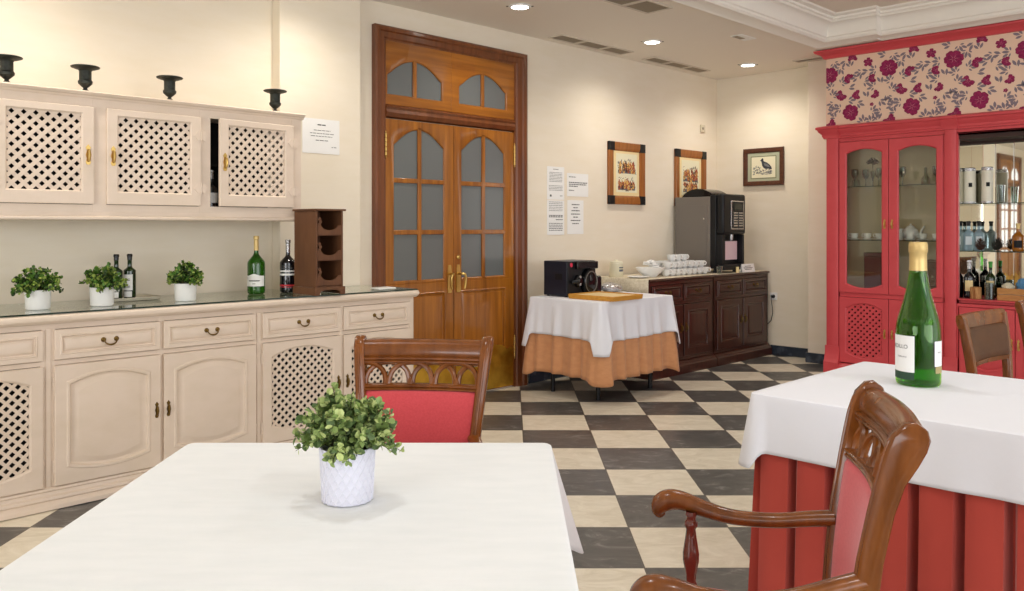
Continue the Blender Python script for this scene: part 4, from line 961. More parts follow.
obj('woven_coils', bm, mat('wicker', (120, 84, 50), 0.7), t)
# mirrored bar niche
def glass_tube(label, a, y, z):
    t = thing('gift_tube', label, 'gift tube', hp(a, y, z), 0, 'pale gift tubes in the bar niche')
    bm = B(); lathe(bm, [(0.0, 0.0), (0.044, 0.0), (0.044, 0.285), (0.0, 0.285)], 28, caps=False); obj('tube', bm, mat('tube_board', (226, 222, 204), 0.4), t, smooth=50)
    bm = B(); lathe(bm, [(0.0452, 0.275), (0.0452, 0.30), (0.04, 0.305), (0.0, 0.305)], 28, caps=False); obj('metal_lid', bm, M_silver, t)
    bm = B(); lathe(bm, [(0.0, -0.0), (0.0452, 0.0005), (0.0452, 0.016)], 28, caps=False); obj('metal_foot', bm, M_silver, t)
    wrap_label(t, 0.0446, 0.14, 0.175, PI*1.02, PI*1.22, M_inkd, 'emblem')
glass_tube('pale cylindrical gift tube on the upper bar shelf, next to the coral pilaster', 1.19, 0.15, 1.5595)
glass_tube('pale cylindrical gift tube on the upper bar shelf, right of its twin', 1.33, 0.13, 1.5595)
def tumbler(label, loc, r=0.032, h=0.15):
    t = thing('tall_glass', label, 'glass', loc)
    bm = B(); lathe(bm, [(0.0, 0.0), (r*0.7, 0.0), (r*0.75, 0.008), (r, h), (r*0.93, h), (r*0.68, 0.014), (0.0, 0.012)], 24, caps=False); obj('vessel', bm, M_gl2, t)
tumbler('tall clear glass on the upper bar shelf right of the gift tubes', hp(1.43, 0.14, 1.5595))
M_bluegl = mat('pale_blue_glass', (170, 196, 206), 0.08, trans=0.5, ior=1.3)
for a, y, l in ((1.17, 0.15, 'pale blue glass bottle with black stopper by the coral pilaster'), (1.245, 0.17, 'pale blue glass bottle with black stopper behind the pinecone')):
    t = bottle('water_bottle', l, hp(a+0.01, y, 1.1595), 0.040, 0.25, 0.62, 0.014, M_bluegl, M_black, 0.16)
    wrap_label(t, 0.0404, 0.05, 0.12, PI*0.9, PI*1.3, mat('pale_label', (206, 216, 220), 0.7))
def pinecone(label, loc, s=1.0, m=None):
    t = thing('pinecone', label, 'pinecone', loc)
    bm = B()
    for k in range(60):
        f = k/59; a_ = k*2.399; z = 0.008+0.085*f; r = 0.040*math.sin(PI*(0.18+0.80*f))**0.8
        d = Vector((math.cos(a_), math.sin(a_), 0)); side = Vector((-d.y, d.x, 0))
        p0 = d*r*0.3+Vector((0, 0, z-0.004)); p1 = d*r+Vector((0, 0, z+0.008))
        pts = [p0-side*0.004, p1-side*0.009*(1.1-f), p1+d*0.004+Vector((0, 0, 0.004)), p1+side*0.009*(1.1-f), p0+side*0.004]
        pts = [p*s for p in pts]
        bridge(bm, [pts, [p+Vector((0, 0, 0.003*s)) for p in pts]], True, True, True)
    obj('scales', bm, m or M_pine, t, smooth=0)
pinecone('brown pinecone in front of the pale blue bottles on the bar shelf', hp(1.29, 0.09, 1.1595), 1.05)
pinecone('dark pinecone standing right of the brown one on the bar shelf', hp(1.40, 0.13, 1.1595), 1.0, mat('dark_pine', (44, 40, 32), 0.8))
t = bottle('liqueur_bottle', 'amber liqueur bottle with gold label at the right of the bar shelf', hp(1.55, 0.16, 1.1595), 0.045, 0.23, 0.55, 0.014, mat('amber_glass', (150, 90, 20), 0.08, spec=0.8), M_gold, 0.2)
wrap_label(t, 0.0455, 0.03, 0.09, PI*0.85, PI*1.3, M_inkd)
t = bottle('spirit_bottle', 'dark wine bottle with cream label on the bar ledge by the coral pilaster', hp(1.195, 0.12, 0.7575), 0.043, 0.32, 0.58, 0.014, M_dkbottle, M_silver, 0.22)
wrap_label(t, 0.0435, 0.06, 0.15, PI*0.82, PI*1.3, M_mount)
t = bottle('spirit_bottle', 'dark green bottle with green cap behind the nut jar on the bar ledge', hp(1.335, 0.20, 0.7575), 0.042, 0.31, 0.58, 0.013, M_dkgreen, mat('green_cap', (70, 160, 60), 0.4), 0.16)
wrap_label(t, 0.0425, 0.06, 0.15, PI*0.82, PI*1.3, M_mount)
t = thing('cork_candle', 'short round cork-coloured candle between two bottles on the bar ledge', 'candle', hp(1.265, 0.05, 0.7575))
bm = B(); lathe(bm, [(0.0, 0.0), (0.04, 0.0), (0.043, 0.004), (0.043, 0.096), (0.037, 0.10), (0.0, 0.092)], 28, caps=False); obj('block', bm, mat('cork', (196, 150, 96), 0.8, var=((140, 84, 40), (60, 60, 9), 4, 0.4, 0.65)), t)
bm = B(); tube(bm, [(0, 0, 0.09), (0.002, 0, 0.112)], 0.0015, 6); obj('wick', bm, M_inkd, t)
t = thing('nut_jar', 'clear jar filled with dark seeds in front of the green-capped bottle', 'jar', hp(1.365, 0.06, 0.7575))
bm = B(); lathe(bm, [(0.0, 0.0), (0.037, 0.0), (0.038, 0.14), (0.034, 0.14), (0.034, 0.004), (0.0, 0.004)], 28, caps=False); obj('jar_glass', bm, M_gl2, t)
bm = B(); lathe(bm, [(0.0, 0.005), (0.0335, 0.005), (0.0335, 0.12), (0.02, 0.13), (0.0, 0.128)], 24, caps=False); obj('seeds', bm, mat('seeds', (84, 80, 76), 0.7, var=((190, 186, 180), 110, 2, 0.5, 0.6)), t)
t = thing('wooden_crate', 'pale wooden crate of shells and stones on the bar ledge', 'crate', hp(1.43, 0.03, 0.7575), -PI/2)
bm = B()
for z in (0.0, 0.052): box(bm, 0, 0.40, 0, 0.012, z, z+0.048); box(bm, 0, 0.40, 0.19, 0.202, z, z+0.048); box(bm, 0, 0.012, 0.012, 0.19, z, z+0.048); box(bm, 0.388, 0.40, 0.012, 0.19, z, z+0.048)
box(bm, 0.012, 0.388, 0.012, 0.19, 0.0, 0.008); obj('slatted_box', bm, M_cardboard, t, bev=0.002)
bm = B(); rnd = random.Random(2)
box(bm, 0.012, 0.388, 0.012, 0.19, 0.009, 0.07)
obj('packing', bm, M_runner, t)
def blob(name, label, cat, loc, r, m, seed, sq=0.6, group=None):
    t_ = thing(name, label, cat, loc, 0, group); rnd = random.Random(seed)
    bm = B(); bmesh.ops.create_icosphere(bm, subdivisions=3, radius=r)
    f = [rnd.uniform(3, 8)/r*0.02 for _ in range(3)]
    for v in bm.verts:
        q = 1+0.16*math.sin(v.co.x*f[0]*90+seed)*math.cos(v.co.y*f[1]*80)+0.08*math.sin(v.co.z*160)
        v.co *= q; v.co.z = v.co.z*sq+r*sq*1.02
    obj('shell' if cat == 'seashell' else 'body', bm, m, t_)
blob('seashell', 'large pale spiky seashell lying in the wooden crate, left', 'seashell', hp(1.495, 0.085, 0.829), 0.047, mat('shell_pale', (214, 206, 180), 0.6), 3, 0.75)
blob('folded_napkin', 'blue crumpled napkin heaped in the wooden crate behind the shell', 'napkin', hp(1.585, 0.15, 0.829), 0.048, M_blue, 6, 1.1)
blob('seashell', 'pinkish seashell at the right of the wooden crate', 'seashell', hp(1.69, 0.09, 0.829), 0.045, mat('shell_pink', (206, 130, 140), 0.6), 8, 0.8)

# ---------------------------------------------------------------- dark sideboard units
def dark_unit():
    W_ = 1.07
    t = thing('dark_sideboard', 'dark mahogany sideboard unit beside the peach table, left half of the pair', 'sideboard', (6.095, 4.42, 0), 0, 'mahogany sideboard pair')
    bm = B(); box(bm, 0.0, 0.02, 0, 0.625, 0.12, 0.862); box(bm, W_-0.02, W_, 0, 0.625, 0.12, 0.862); box(bm, 0.02, W_-0.02, 0.60, 0.625, 0.12, 0.862); box(bm, 0.02, W_-0.02, 0.02, 0.60, 0.12, 0.14)
    box(bm, 0.0, 0.045, 0, 0.02, 0.12, 0.862); box(bm, W_-0.045, W_, 0, 0.02, 0.12, 0.862); box(bm, 0.02, W_-0.02, 0.001, 0.02, 0.12, 0.15); box(bm, 0.02, W_-0.02, 0.001, 0.02, 0.64, 0.672); box(bm, 0.02, W_-0.02, 0.001, 0.02, 0.83, 0.862); box(bm, 0.525, 0.545, 0.001, 0.02, 0.14, 0.84)
    obj('carcass', bm, M_side, t, smooth=0)
    bm = B(); prism(bm, [(0.63, 0.862), (0.0, 0.862), (-0.008, 0.870), (-0.02, 0.872), (-0.026, 0.880), (-0.02, 0.889), (0.63, 0.890)], 'yz', -0.002, W_+0.002); obj('top', bm, M_side, t, smooth=30)
    bm = B(); prism(bm, [(0.60, 0.0), (-0.05, 0.0), (-0.05, 0.075), (-0.042, 0.085), (-0.03, 0.09), (-0.022, 0.108), (0.0, 0.122), (0.60, 0.122)], 'yz', 0.0, W_); obj('plinth', bm, M_side, t, smooth=30)
    for a, b, hs in ((0.045, 0.525, 1), (0.545, W_-0.045, -1)):
        bm = B(); raised(bm, (a, b, 0.675, 0.828), (a+0.03, b-0.03, 0.700, 0.803, 0, 0), 0.018, -0.014, 0.022); d = obj('drawer', bm, M_side, t, smooth=30)
        bail_pull(d, (a+b)/2, -0.014, 0.765, M_brassold, 0.07)
        bm = B(); raised(bm, (a, b, 0.153, 0.637), (a+0.07, b-0.07, 0.225, 0.575, 0.0, 0.0), 0.018, -0.016, 0.04); d = obj('door', bm, M_side, t, smooth=30)
        drop_handle(d, b-0.03 if hs == 1 else a+0.03, -0.016, 0.42, M_brassold, 1.1)
    return t
du = dark_unit()
dup(du, (7.175, 4.42, 0), 0, 'dark mahogany sideboard unit under the coffee machine, right half of the pair')
t = thing('table_runner', 'cream runner covering the left sideboard unit and hanging over its end', 'runner', (0, 0, 0))
bm = B()
pts = [(6.074, 0.74), (6.072, 0.80), (6.074, 0.87), (6.08, 0.8925), (6.095, 0.8945), (6.6, 0.8945), (7.16, 0.8945)]
loops = [[(x+0.004*math.sin(y*19)*(1 if z < 0.88 else 0), y, z+ (0.012*math.sin(y*23) if z < 0.75 else 0)) for y in [4.405+0.625*i/20 for i in range(21)]] for x, z in pts]
bridge(bm, loops, close=False); obj('cloth', bm, M_runner, t, solid=0.0025)
t = thing('table_runner', 'cream runner lying under the coffee machine on the right sideboard unit', 'runner', (0, 0, 0))
bm = B(); loops = [[(x, y, 0.8935+0.0006*math.sin(x*40+y*31)) for y in [4.405+0.60*i/12 for i in range(13)]] for x in [7.19+1.03*i/16 for i in range(17)]]
bridge(bm, loops, close=False); obj('cloth', bm, M_runner, t, solid=0.0015)
# cups heap
t = thing('serving_bowl', 'white oval bowl of small packets at the left of the cup stacks', 'bowl', (6.40, 4.62, 0.8955))
bm = B(); lathe(bm, [(0.0, 0.0), (0.06, 0.0), (0.065, 0.008), (0.125, 0.065), (0.135, 0.088), (0.130, 0.088), (0.115, 0.062), (0.0, 0.02)], 32, caps=False); obj('bowl', bm, M_white, t)
rnd = random.Random(3)
for k in range(14):
    bm = B(); a_ = rnd.uniform(0, 2*PI); rr = rnd.uniform(0, 0.085)
    x, y, z = rr*math.cos(a_), rr*math.sin(a_), 0.085+0.03*rnd.random()+0.04*(1-rr/0.09)
    bmesh.ops.create_cube(bm, size=1); bmesh.ops.scale(bm, vec=(0.06, 0.035, 0.012), verts=bm.verts)
    bmesh.ops.rotate(bm, matrix=Matrix.Rotation(rnd.uniform(0, 3), 3, 'Z') @ Matrix.Rotation(rnd.uniform(-.7, .7), 3, 'X'), verts=bm.verts)
    p_ = obj('sugar_packet', bm, M_paper, None, loc=(6.40+x, 4.62+y, 0.8955+z), bev=0.004); tag(p_, 'small white sugar packet heaped in the white bowl on the sideboard', 'packet', 'sugar packets in the white bowl')
cc = cup('white coffee cup on the bottom layer of the cup stacks, left of the coffee machine', (6.60, 4.58, 0.8955), -1.5, 'white coffee cups stacked on the sideboard', False, 1.12)
def printed_band(parent):
    wrap_label(parent, 0.0445, 0.030, 0.040, PI*1.2, PI*1.75, M_redl, 'maroon_print')
kk = 0
for lay, (n_, z, x0_, st) in enumerate(((8, 0.8955, 6.60, 0.094), (8, 0.9615, 6.62, 0.094), (3, 1.0275, 6.78, 0.10))):
    for row in range(3 if lay < 2 else 1):
        for i in range(n_):
            if lay == 0 and row == 0 and i == 0: continue
            if lay == 1 and (i == n_-1 or i == 0 and row == 2): continue
            dup(cc, (x0_+st*i+random.uniform(-.001, .001), 4.58+0.12*row+(0.0 if lay < 2 else 0.06)+random.uniform(-.002, .002), z), -1.57+random.uniform(-.2, .2), 'white coffee cup on the %s layer of the cup stacks, left of the coffee machine' % ('bottom', 'middle', 'top')[lay]); kk += 1
t = thing('ceramic_jar', 'pale ceramic jar with blue print at the left end of the sideboard', 'jar', (6.20, 4.86, 0.8955))
bm = B(); lathe(bm, [(0.0, 0.0), (0.062, 0.0), (0.064, 0.006), (0.064, 0.125), (0.06, 0.13), (0.0, 0.13)], 28, caps=False); obj('body', bm, mat('jar_cream', (222, 216, 190), 0.4), t)
bm = B(); lathe(bm, [(0.062, 0.13), (0.058, 0.142), (0.02, 0.148), (0.012, 0.16), (0.0, 0.162)], 28, caps=False); obj('lid', bm, mat('jar_lid', (222, 216, 190), 0.4), t)
for z, h in ((0.05, 0.02), (0.08, 0.012)): wrap_label(t, 0.0645, z, z+h, PI*1.35, PI*1.75, mat('blue_print', (96, 104, 120), 0.6), 'print')
t = thing('saucer_plate', 'white oval plate between the ceramic jar and the white bowl', 'plate', (6.19, 4.60, 0.8955))
bm = B(); lathe(bm, [(0.0, 0.0), (0.06, 0.0), (0.10, 0.012), (0.10, 0.015), (0.06, 0.006), (0.0, 0.004)], 32, caps=False); obj('disc', bm, M_white, t)
for x, y, l in ((7.345, 4.70, 'small clear jar just left of the coffee machine foot'), (7.345, 4.46, 'small clear jar nearest the coffee machine on its left')):
    tumbler(l, (x, y, 0.894), 0.034, 0.075)
t = thing('small_tin', 'small cream tin in front of the coffee machine', 'tin', (7.62, 4.418, 0.894))
bm = B(); lathe(bm, [(0.0, 0.0), (0.015, 0.0), (0.015, 0.06), (0.0, 0.06)], 20, caps=False); obj('can', bm, M_mount, t, smooth=50)
t = thing('tent_sign', 'white folded tent card on the right end of the sideboard', 'sign', (7.70, 4.402, 0.894), 0)
bm = B(); prism(bm, [(0.0, 0.0), (0.016, 0.085), (0.018, 0.085), (0.034, 0.0), (0.031, 0.0), (0.017, 0.08), (0.003, 0.0)], 'yz', 0, 0.25); obj('card', bm, M_paper, t, smooth=0)
bm = B()
for z, a, b in ((0.062, 0.06, 0.18), (0.045, 0.03, 0.21), (0.030, 0.05, 0.19)):
    f = z/0.085
    prism(bm, [(0.016*f-0.0014, z-0.003), (0.016*f-0.0002, z+0.003), (0.016*f+0.0010, z+0.003), (0.016*f-0.0004, z-0.003)], 'yz', a, b)
obj('print', bm, M_ink, t, smooth=0)

# ---------------------------------------------------------------- coffee vending machine
t = thing('coffee_machine', 'tall grey and black coffee vending machine on the dark sideboard', 'coffee machine', (7.40, 4.50, 0.8945))
bm = B(); box(bm, 0.0, 0.43, 0.10, 0.52, 0.045, 0.775); obj('body', bm, M_grey, t, bev=0.006)
bm = B(); prism(bm, [(0.16, 0.13), (0.44, 0.13), (0.46, 0.15), (0.46, 0.67), (0.44, 0.69), (0.16, 0.69), (0.14, 0.67), (0.14, 0.15)], 'yz', -0.004, 0.001); obj('side_panel', bm, M_grey, t, bev=0.002)
bm = B(); lathe(bm, [(0.0, 0.0), (0.009, 0.0), (0.009, 0.006), (0.0, 0.006)], 12, (0, 0.17, 0.55), M=Matrix.Rotation(-PI/2, 3, 'Y')); obj('side_lock', bm, M_silver, t)
bm = B(); box(bm, -0.003, 0.433, 0.03, 0.099, 0.045, 0.79); obj('front_column', bm, M_black, t, bev=0.008)
bm = B(); box(bm, 0.0, 0.435, -0.055, 0.03, 0.39, 0.80); obj('head', bm, M_black, t, bev=0.022)
bm = B(); box(bm, 0.135, 0.385, -0.062, -0.0535, 0.44, 0.735); hd = obj('control_panel', bm, M_silver, t, bev=0.004)
bm = B(); box(bm, 0.155, 0.365, -0.066, -0.0615, 0.455, 0.72); obj('keypad_plate', bm, M_black, hd, bev=0.002)
bm = B(); box(bm, 0.185, 0.335, -0.069, -0.0655, 0.64, 0.705); obj('display', bm, M_screen, hd, smooth=0)
for r_ in range(6):
    for c_ in range(2):
        bm = B(); box(bm, 0.172+c_*0.10, 0.172+c_*0.10+0.078, -0.070, -0.0655, 0.472+r_*0.026, 0.472+r_*0.026+0.015); obj('button', bm, M_silver, hd, bev=0.001)
for x0_, x1_ in ((0.0, 0.06), (0.395, 0.43)): bm = B(); box(bm, x0_, x1_, -0.04, 0.03, 0.086, 0.389); obj('niche_side', bm, M_black, t, bev=0.006)
bm = B(); box(bm, 0.0, 0.43, -0.06, 0.03, 0.03, 0.085); obj('drip_tray', bm, M_black, t, bev=0.006)
bm = B(); box(bm, 0.062, 0.393, 0.022, 0.0295, 0.10, 0.36); n_ = obj('niche_panel', bm, M_black, t, smooth=0)
bm = B(); box(bm, 0.10, 0.38, 0.016, 0.0215, 0.13, 0.32); obj('poster', bm, M_pinkp, n_, smooth=0)
bm = B(); lathe(bm, [(0.0, 0.33), (0.018, 0.33), (0.022, 0.36), (0.022, 0.392), (0.0, 0.392)], 16, (0.22, -0.01, 0)); obj('spout', bm, M_silver, t)
for x in (0.03, 0.40):
    for y in (0.06, 0.48):
        bm = B(); lathe(bm, [(0.0, 0.0), (0.02, 0.0), (0.016, 0.046), (0.0, 0.046)], 16, (x, y, 0)); obj('foot', bm, M_black, t)
bm = B(); prism(bm, [(0.10+0.38*i/12, 0.776+0.085*math.sin(PI*i/12)**0.6) for i in range(13)], 'yz', 0.06, 0.37); obj('hopper_lid', bm, M_blackg, t, bev=0.006)
# outlet and cable
t = thing('wall_outlet', 'white wall socket with black plug beside the dark sideboard', 'socket', (U1, 4.365, 0.58), -PI/2)
bm = B(); box(bm, -0.04, 0.04, -0.010, -0.001, 0, 0.08); obj('plate', bm, M_white, t, bev=0.003)
bm = B(); lathe(bm, [(0.0, 0.0), (0.019, 0.0), (0.016, 0.03), (0.008, 0.038), (0.0, 0.038)], 16, (0.0, -0.010, 0.04), M=Matrix.Rotation(PI/2, 3, 'X')); obj('plug', bm, M_black, t)
bm = B(); tube(bm, [(8.235, 4.365, 0.62), (8.215, 4.362, 0.60), (8.225, 4.358, 0.52), (8.245, 4.362, 0.44), (8.262, 4.39, 0.36), (8.268, 4.45, 0.30), (8.268, 4.60, 0.27)], 0.004, 8)
tag(obj('power_cable', bm, M_black), 'black power cable drooping from the wall socket behind the sideboard', 'cable')

# ---------------------------------------------------------------- tables and cloths
def perim(x0, x1, y0, y1, r, step=0.012):
    P = []; seg = [((x0+r, y0), (x1-r, y0), (0, -1)), ((x1, y0+r), (x1, y1-r), (1, 0)), ((x1-r, y1), (x0+r, y1), (0, 1)), ((x0, y1-r), (x0, y0+r), (-1, 0))]
    cen = [(x1-r, y0+r), (x1-r, y1-r), (x0+r, y1-r), (x0+r, y0+r)]
    for k in range(4):
        a, b, n = seg[k]; Ls = math.dist(a, b); m = max(2, int(Ls/step))
        for i in range(m):
            t = i/m; P.append([a[0]+(b[0]-a[0])*t, a[1]+(b[1]-a[1])*t, n[0], n[1], min(t, 1-t)*Ls, 0.0])
        a0 = math.atan2(n[1], n[0]); c_ = cen[k]
        for i in range(9):
            an = a0+PI/2*i/8; P.append([c_[0]+r*math.cos(an), c_[1]+r*math.sin(an), math.cos(an), math.sin(an), 0.0, 1])
    s = 0; out = []
    for i, p in enumerate(P):
        q = P[i-1]; s += math.dist(p[:2], q[:2]); out.append(p+[s])
    return out, s
def cloth(x0, x1, y0, y1, z, drop, extra, flare=0.02, cf=0.05, amp=0.006, wl=0.16, r=0.02, seed=0, rows=14, cw_=0.10, cd=None):
    P, S_ = perim(x0, x1, y0, y1, r); rnd = random.Random(seed); bm = B()
    ph = [rnd.uniform(0, 6.28) for _ in range(6)]; n1 = max(3, round(S_/wl)); n2 = max(4, round(S_/(wl*0.57)))
    loops = []
    # inner top rings then edge roll and drop
    cx, cy = (x0+x1)/2, (y0+y1)/2
    for g in (0.0, 0.3, 0.6, 0.85, 0.97):
        loops.append([(cx+(p[0]-cx)*g if g else cx+(p[0]-cx)*0.02, cy+(p[1]-cy)*g if g else cy+(p[1]-cy)*0.02, z) for p in P])
    loops.append([(p[0]+p[2]*0.001, p[1]+p[3]*0.001, z) for p in P])
    loops.append([(p[0]+p[2]*0.0065, p[1]+p[3]*0.0065, z-0.003) for p in P])
    for i in range(rows+1):
        t = i/rows; Lp = []
        for p in P:
            c = math.exp(-(p[4]/cw_)**2); c2 = math.exp(-((p[4]-cw_*1.4)/(cw_*0.7))**2)
            w1 = math.sin(2*PI*n1*p[6]/S_+ph[0])+0.5*math.sin(2*PI*n2*p[6]/S_+ph[1])
            off = 0.008+flare*t+amp*t*w1+cf*t*c-cf*0.12*t*c2
            c3 = math.exp(-(p[4]/(cd or cw_))**2); d_ = drop*(1+extra*c3*c3)+0.008*math.sin(2*PI*2*p[6]/S_+ph[3])
            Lp.append((p[0]+p[2]*off, p[1]+p[3]*off, z-0.008-(d_-0.008)*t))
        loops.append(Lp)
    bridge(bm, loops, True, True, False)
    return bm
def skirt(x0, x1, y0, y1, z, pleat=0.135, flare=0.035, rows=10):
    P, S_ = perim(x0, x1, y0, y1, 0.03, 0.006); n = round(S_/pleat); bm = B(); loops = []
    for i in range(rows+1):
        t = i/rows; Lp = []
        for p in P:
            f = (p[6]/S_*n) % 1.0; e = min(f, 1-f)
            fold = max(0, 1-(e/0.115)**2)
            off = flare*t + 0.006*math.sin(2*PI*f)*0.4 + (0.010*math.cos(PI*(f-0.5)))*(0.4+0.6*t) - 0.072*fold*(0.55+0.45*t)
            Lp.append((p[0]+p[2]*off, p[1]+p[3]*off, z*(1-t)+0.012*t))
        loops.append(Lp)
    bridge(bm, loops, True, True, False)
    return bm
def table(name, label, loc, rz, W_, D_, z, m=None, metal=False):
    t = thing(name, label, 'table', loc, rz)
    bm = B(); box(bm, 0, W_, 0, D_, z-0.03, z-0.003); obj('tabletop', bm, m or M_chair, t, bev=0.004)
    gi = 0.13 if metal else 0.06
    for x in (gi, W_-gi):
        for y in (gi, D_-gi):
            bm = B()
            if metal: tube(bm, [(x, y, 0), (x, y, z-0.03)], 0.018, 12)
            else: lathe(bm, [(0.0, 0.0), (0.022, 0.0), (0.028, 0.3), (0.034, z-0.12), (0.04, z-0.10), (0.04, z-0.03), (0.0, z-0.03)], 16, (x, y, 0), caps=False)
            obj('leg', bm, M_black if metal else (m or M_chair), t)
    return t
# front table (square to the tiles)
FT = cw(-0.888, 1.315)
table('dining_table', 'square dining table hidden under the front white cloth', FT, ROT, 0.995, 1.004, 0.757)
tc_ = thing('tablecloth', 'plain white tablecloth on the nearest table, under the faceted plant pot', 'tablecloth', FT, ROT)
obj('cloth', cloth(0, 0.995, 0, 1.004, 0.7605, 0.235, 0.24, 0.012, 0.070, 0.007, 0.2, seed=4, cw_=0.09), M_cloth, tc_, solid=0.0015)
# right table
RT = (2.765, -0.35, 0)
table('dining_table', 'long dining table under the white cloth and burgundy skirt', RT, 0, 0.965, 1.875, 0.757)
t = thing('table_skirt', 'burgundy box-pleated skirt hanging to the floor round the right table', 'table skirt', RT)
bm = skirt(-0.004, 0.969, -0.004, 1.879, 0.7578); obj('pleated_cloth', bm, M_skirt, t)
t = thing('tablecloth', 'white tablecloth under the big green bottle, over the burgundy skirt', 'tablecloth', RT)
obj('cloth', cloth(-0.014, 0.979, -0.014, 1.889, 0.7605, 0.198, 0.28, 0.012, 0.030, 0.003, 0.3, seed=9, cw_=0.03), M_cloth2, t, solid=0.0015)
# corner table by the door
CT = (4.985, 4.06, 0)
table('corner_table', 'small table draped in peach and white cloths beside the wooden door', CT, 0, 0.95, 0.74, 0.777, metal=True)
t = thing('tablecloth', 'long peach cloth hanging under the short white cloth on the corner table', 'tablecloth', CT)
obj('cloth', cloth(0, 0.95, 0, 0.74, 0.7795, 0.60, 0.06, 0.030, 0.035, 0.016, 0.17, seed=2, rows=18, cw_=0.07), M_peach, t, solid=0.0015)
t = thing('tablecloth', 'short white cloth laid over the peach cloth on the corner table', 'tablecloth', CT)
obj('cloth', cloth(-0.004, 0.954, -0.004, 0.744, 0.7835, 0.300, 0.36, 0.022, 0.045, 0.010, 0.17, seed=2, cw_=0.07, cd=0.024), M_cloth2, t, solid=0.0015)

# things on the corner table
t = thing('capsule_machine', 'black boxy countertop coffee maker with round front dials on the corner table', 'coffee maker', (5.13, 4.53, 0.7845)); t.scale = (0.86, 0.86, 1.03)
bm = B(); box(bm, 0, 0.415, 0, 0.30, 0.008, 0.285); obj('housing', bm, M_navy, t, bev=0.006)
bm = B(); box(bm, 0.003, 0.412, -0.012, -0.0005, 0.012, 0.283); fr = obj('front_panel', bm, M_black, t, bev=0.004)
bm = B(); box(bm, 0.10, 0.41, -0.05, -0.0125, 0.22, 0.28); obj('control_strip', bm, M_blackg, t, bev=0.008)
bm = B(); lathe(bm, [(0.0, 0.0), (0.018, 0.0), (0.016, 0.005), (0.0, 0.006)], 16, (0.05, -0.012, 0.255), M=Matrix.Rotation(PI/2, 3, 'X')); obj('red_badge', bm, mat('badge_red', (210, 50, 80), 0.4), t)
bm = B(); lathe(bm, [(0.0, 0.0), (0.105, 0.0), (0.108, 0.02), (0.098, 0.05), (0.085, 0.058), (0.08, 0.05), (0.05, 0.058), (0.0, 0.062)], 36, (0.285, -0.012, 0.115), M=Matrix.Rotation(PI/2, 3, 'X')); obj('big_dial', bm, M_blackg, t)
bm = B(); lathe(bm, [(0.08, 0.050), (0.083, 0.058), (0.088, 0.058), (0.09, 0.05)], 36, (0.285, -0.012, 0.115), M=Matrix.Rotation(PI/2, 3, 'X'), caps=False); obj('dial_ring', bm, M_grey, t)
bm = B(); lathe(bm, [(0.0, 0.0), (0.05, 0.0), (0.048, 0.03), (0.03, 0.045), (0.0, 0.046)], 28, (0.135, -0.012, 0.125), M=Matrix.Rotation(PI/2, 3, 'X')); obj('small_dial', bm, M_blackg, t)
for z in (0.10, 0.16): bm = B(); lathe(bm, [(0.0, 0.0), (0.012, 0.0), (0.010, 0.012), (0.0, 0.014)], 14, (0.125, -0.055, z), M=Matrix.Rotation(PI/2, 3, 'X')); obj('knob', bm, M_silver, t)
bm = B(); tube(bm, [(0.05, -0.02, 0.115), (0.03, -0.05, 0.12), (0.075, -0.075, 0.125), (0.11, -0.06, 0.13)], [0.012, 0.016, 0.014, 0.012], 10); obj('lever', bm, M_black, t)
bm = B(); box(bm, 0.36, 0.445, -0.07, -0.012, 0.02, 0.16); obj('water_tap_block', bm, M_blackg, t, bev=0.018)
bm = B(); box(bm, -0.002, 0.0005, 0.06, 0.15, 0.135, 0.185); obj('side_grip', bm, M_black, t, bev=0.0008)
for x in (0.03, 0.385):
    for y in (0.03, 0.27):
        bm = B(); lathe(bm, [(0.0, 0.0), (0.014, 0.0), (0.014, 0.009), (0.0, 0.009)], 12, (x, y, 0)); obj('foot', bm, M_black, t)
t = thing('wooden_tray', 'yellow wooden tray lying at the front of the corner table', 'tray', (5.075, 4.005, 0.7845), math.radians(2))
bm = B(); bridge(bm, [[(a, b, z) for a, b in ((g, g), (0.40-g, g), (0.40-g, 0.45-g), (g, 0.45-g))] for g, z in ((0.004, 0), (0.0, 0.036), (0.008, 0.038), (0.016, 0.012))], True, True, True); obj('box', bm, M_yellow, t, bev=0.002)
bm = B(); box(bm, 0.02, 0.38, 0.02, 0.43, 0.0125, 0.030); obj('lining_paper', bm, mat('tray_paper', (224, 200, 150), 0.7), t, bev=0.004)
t = thing('foil_dish', 'crumpled silver foil package between the black machine and the sideboard', 'foil package', (5.70, 4.52, 0.7845), 0.3)
bm = B(); bmesh.ops.create_icosphere(bm, subdivisions=4, radius=1)
rnd = random.Random(12); dirs = [(Vector((rnd.gauss(0, 1), rnd.gauss(0, 1), rnd.gauss(0, 1))).normalized(), rnd.uniform(0.02, 0.10)) for _ in range(70)]
for v in bm.verts:
    n0 = v.co.normalized(); f = 1.0
    for d_, a_ in dirs:
        q = n0.dot(d_)
        if q > 0.86: f -= a_*(q-0.86)/0.14
    v.co = Vector((n0.x*0.16*f, n0.y*0.10*f, 0.052*f*n0.z+0.054))
obj('foil', bm, M_silver, t, smooth=12)
bm = B(); lathe(bm, [(0.0, 0.0), (0.09, 0.0), (0.13, 0.012), (0.13, 0.015), (0.0, 0.010)], 28, caps=False); obj('plate', bm, M_white, t)

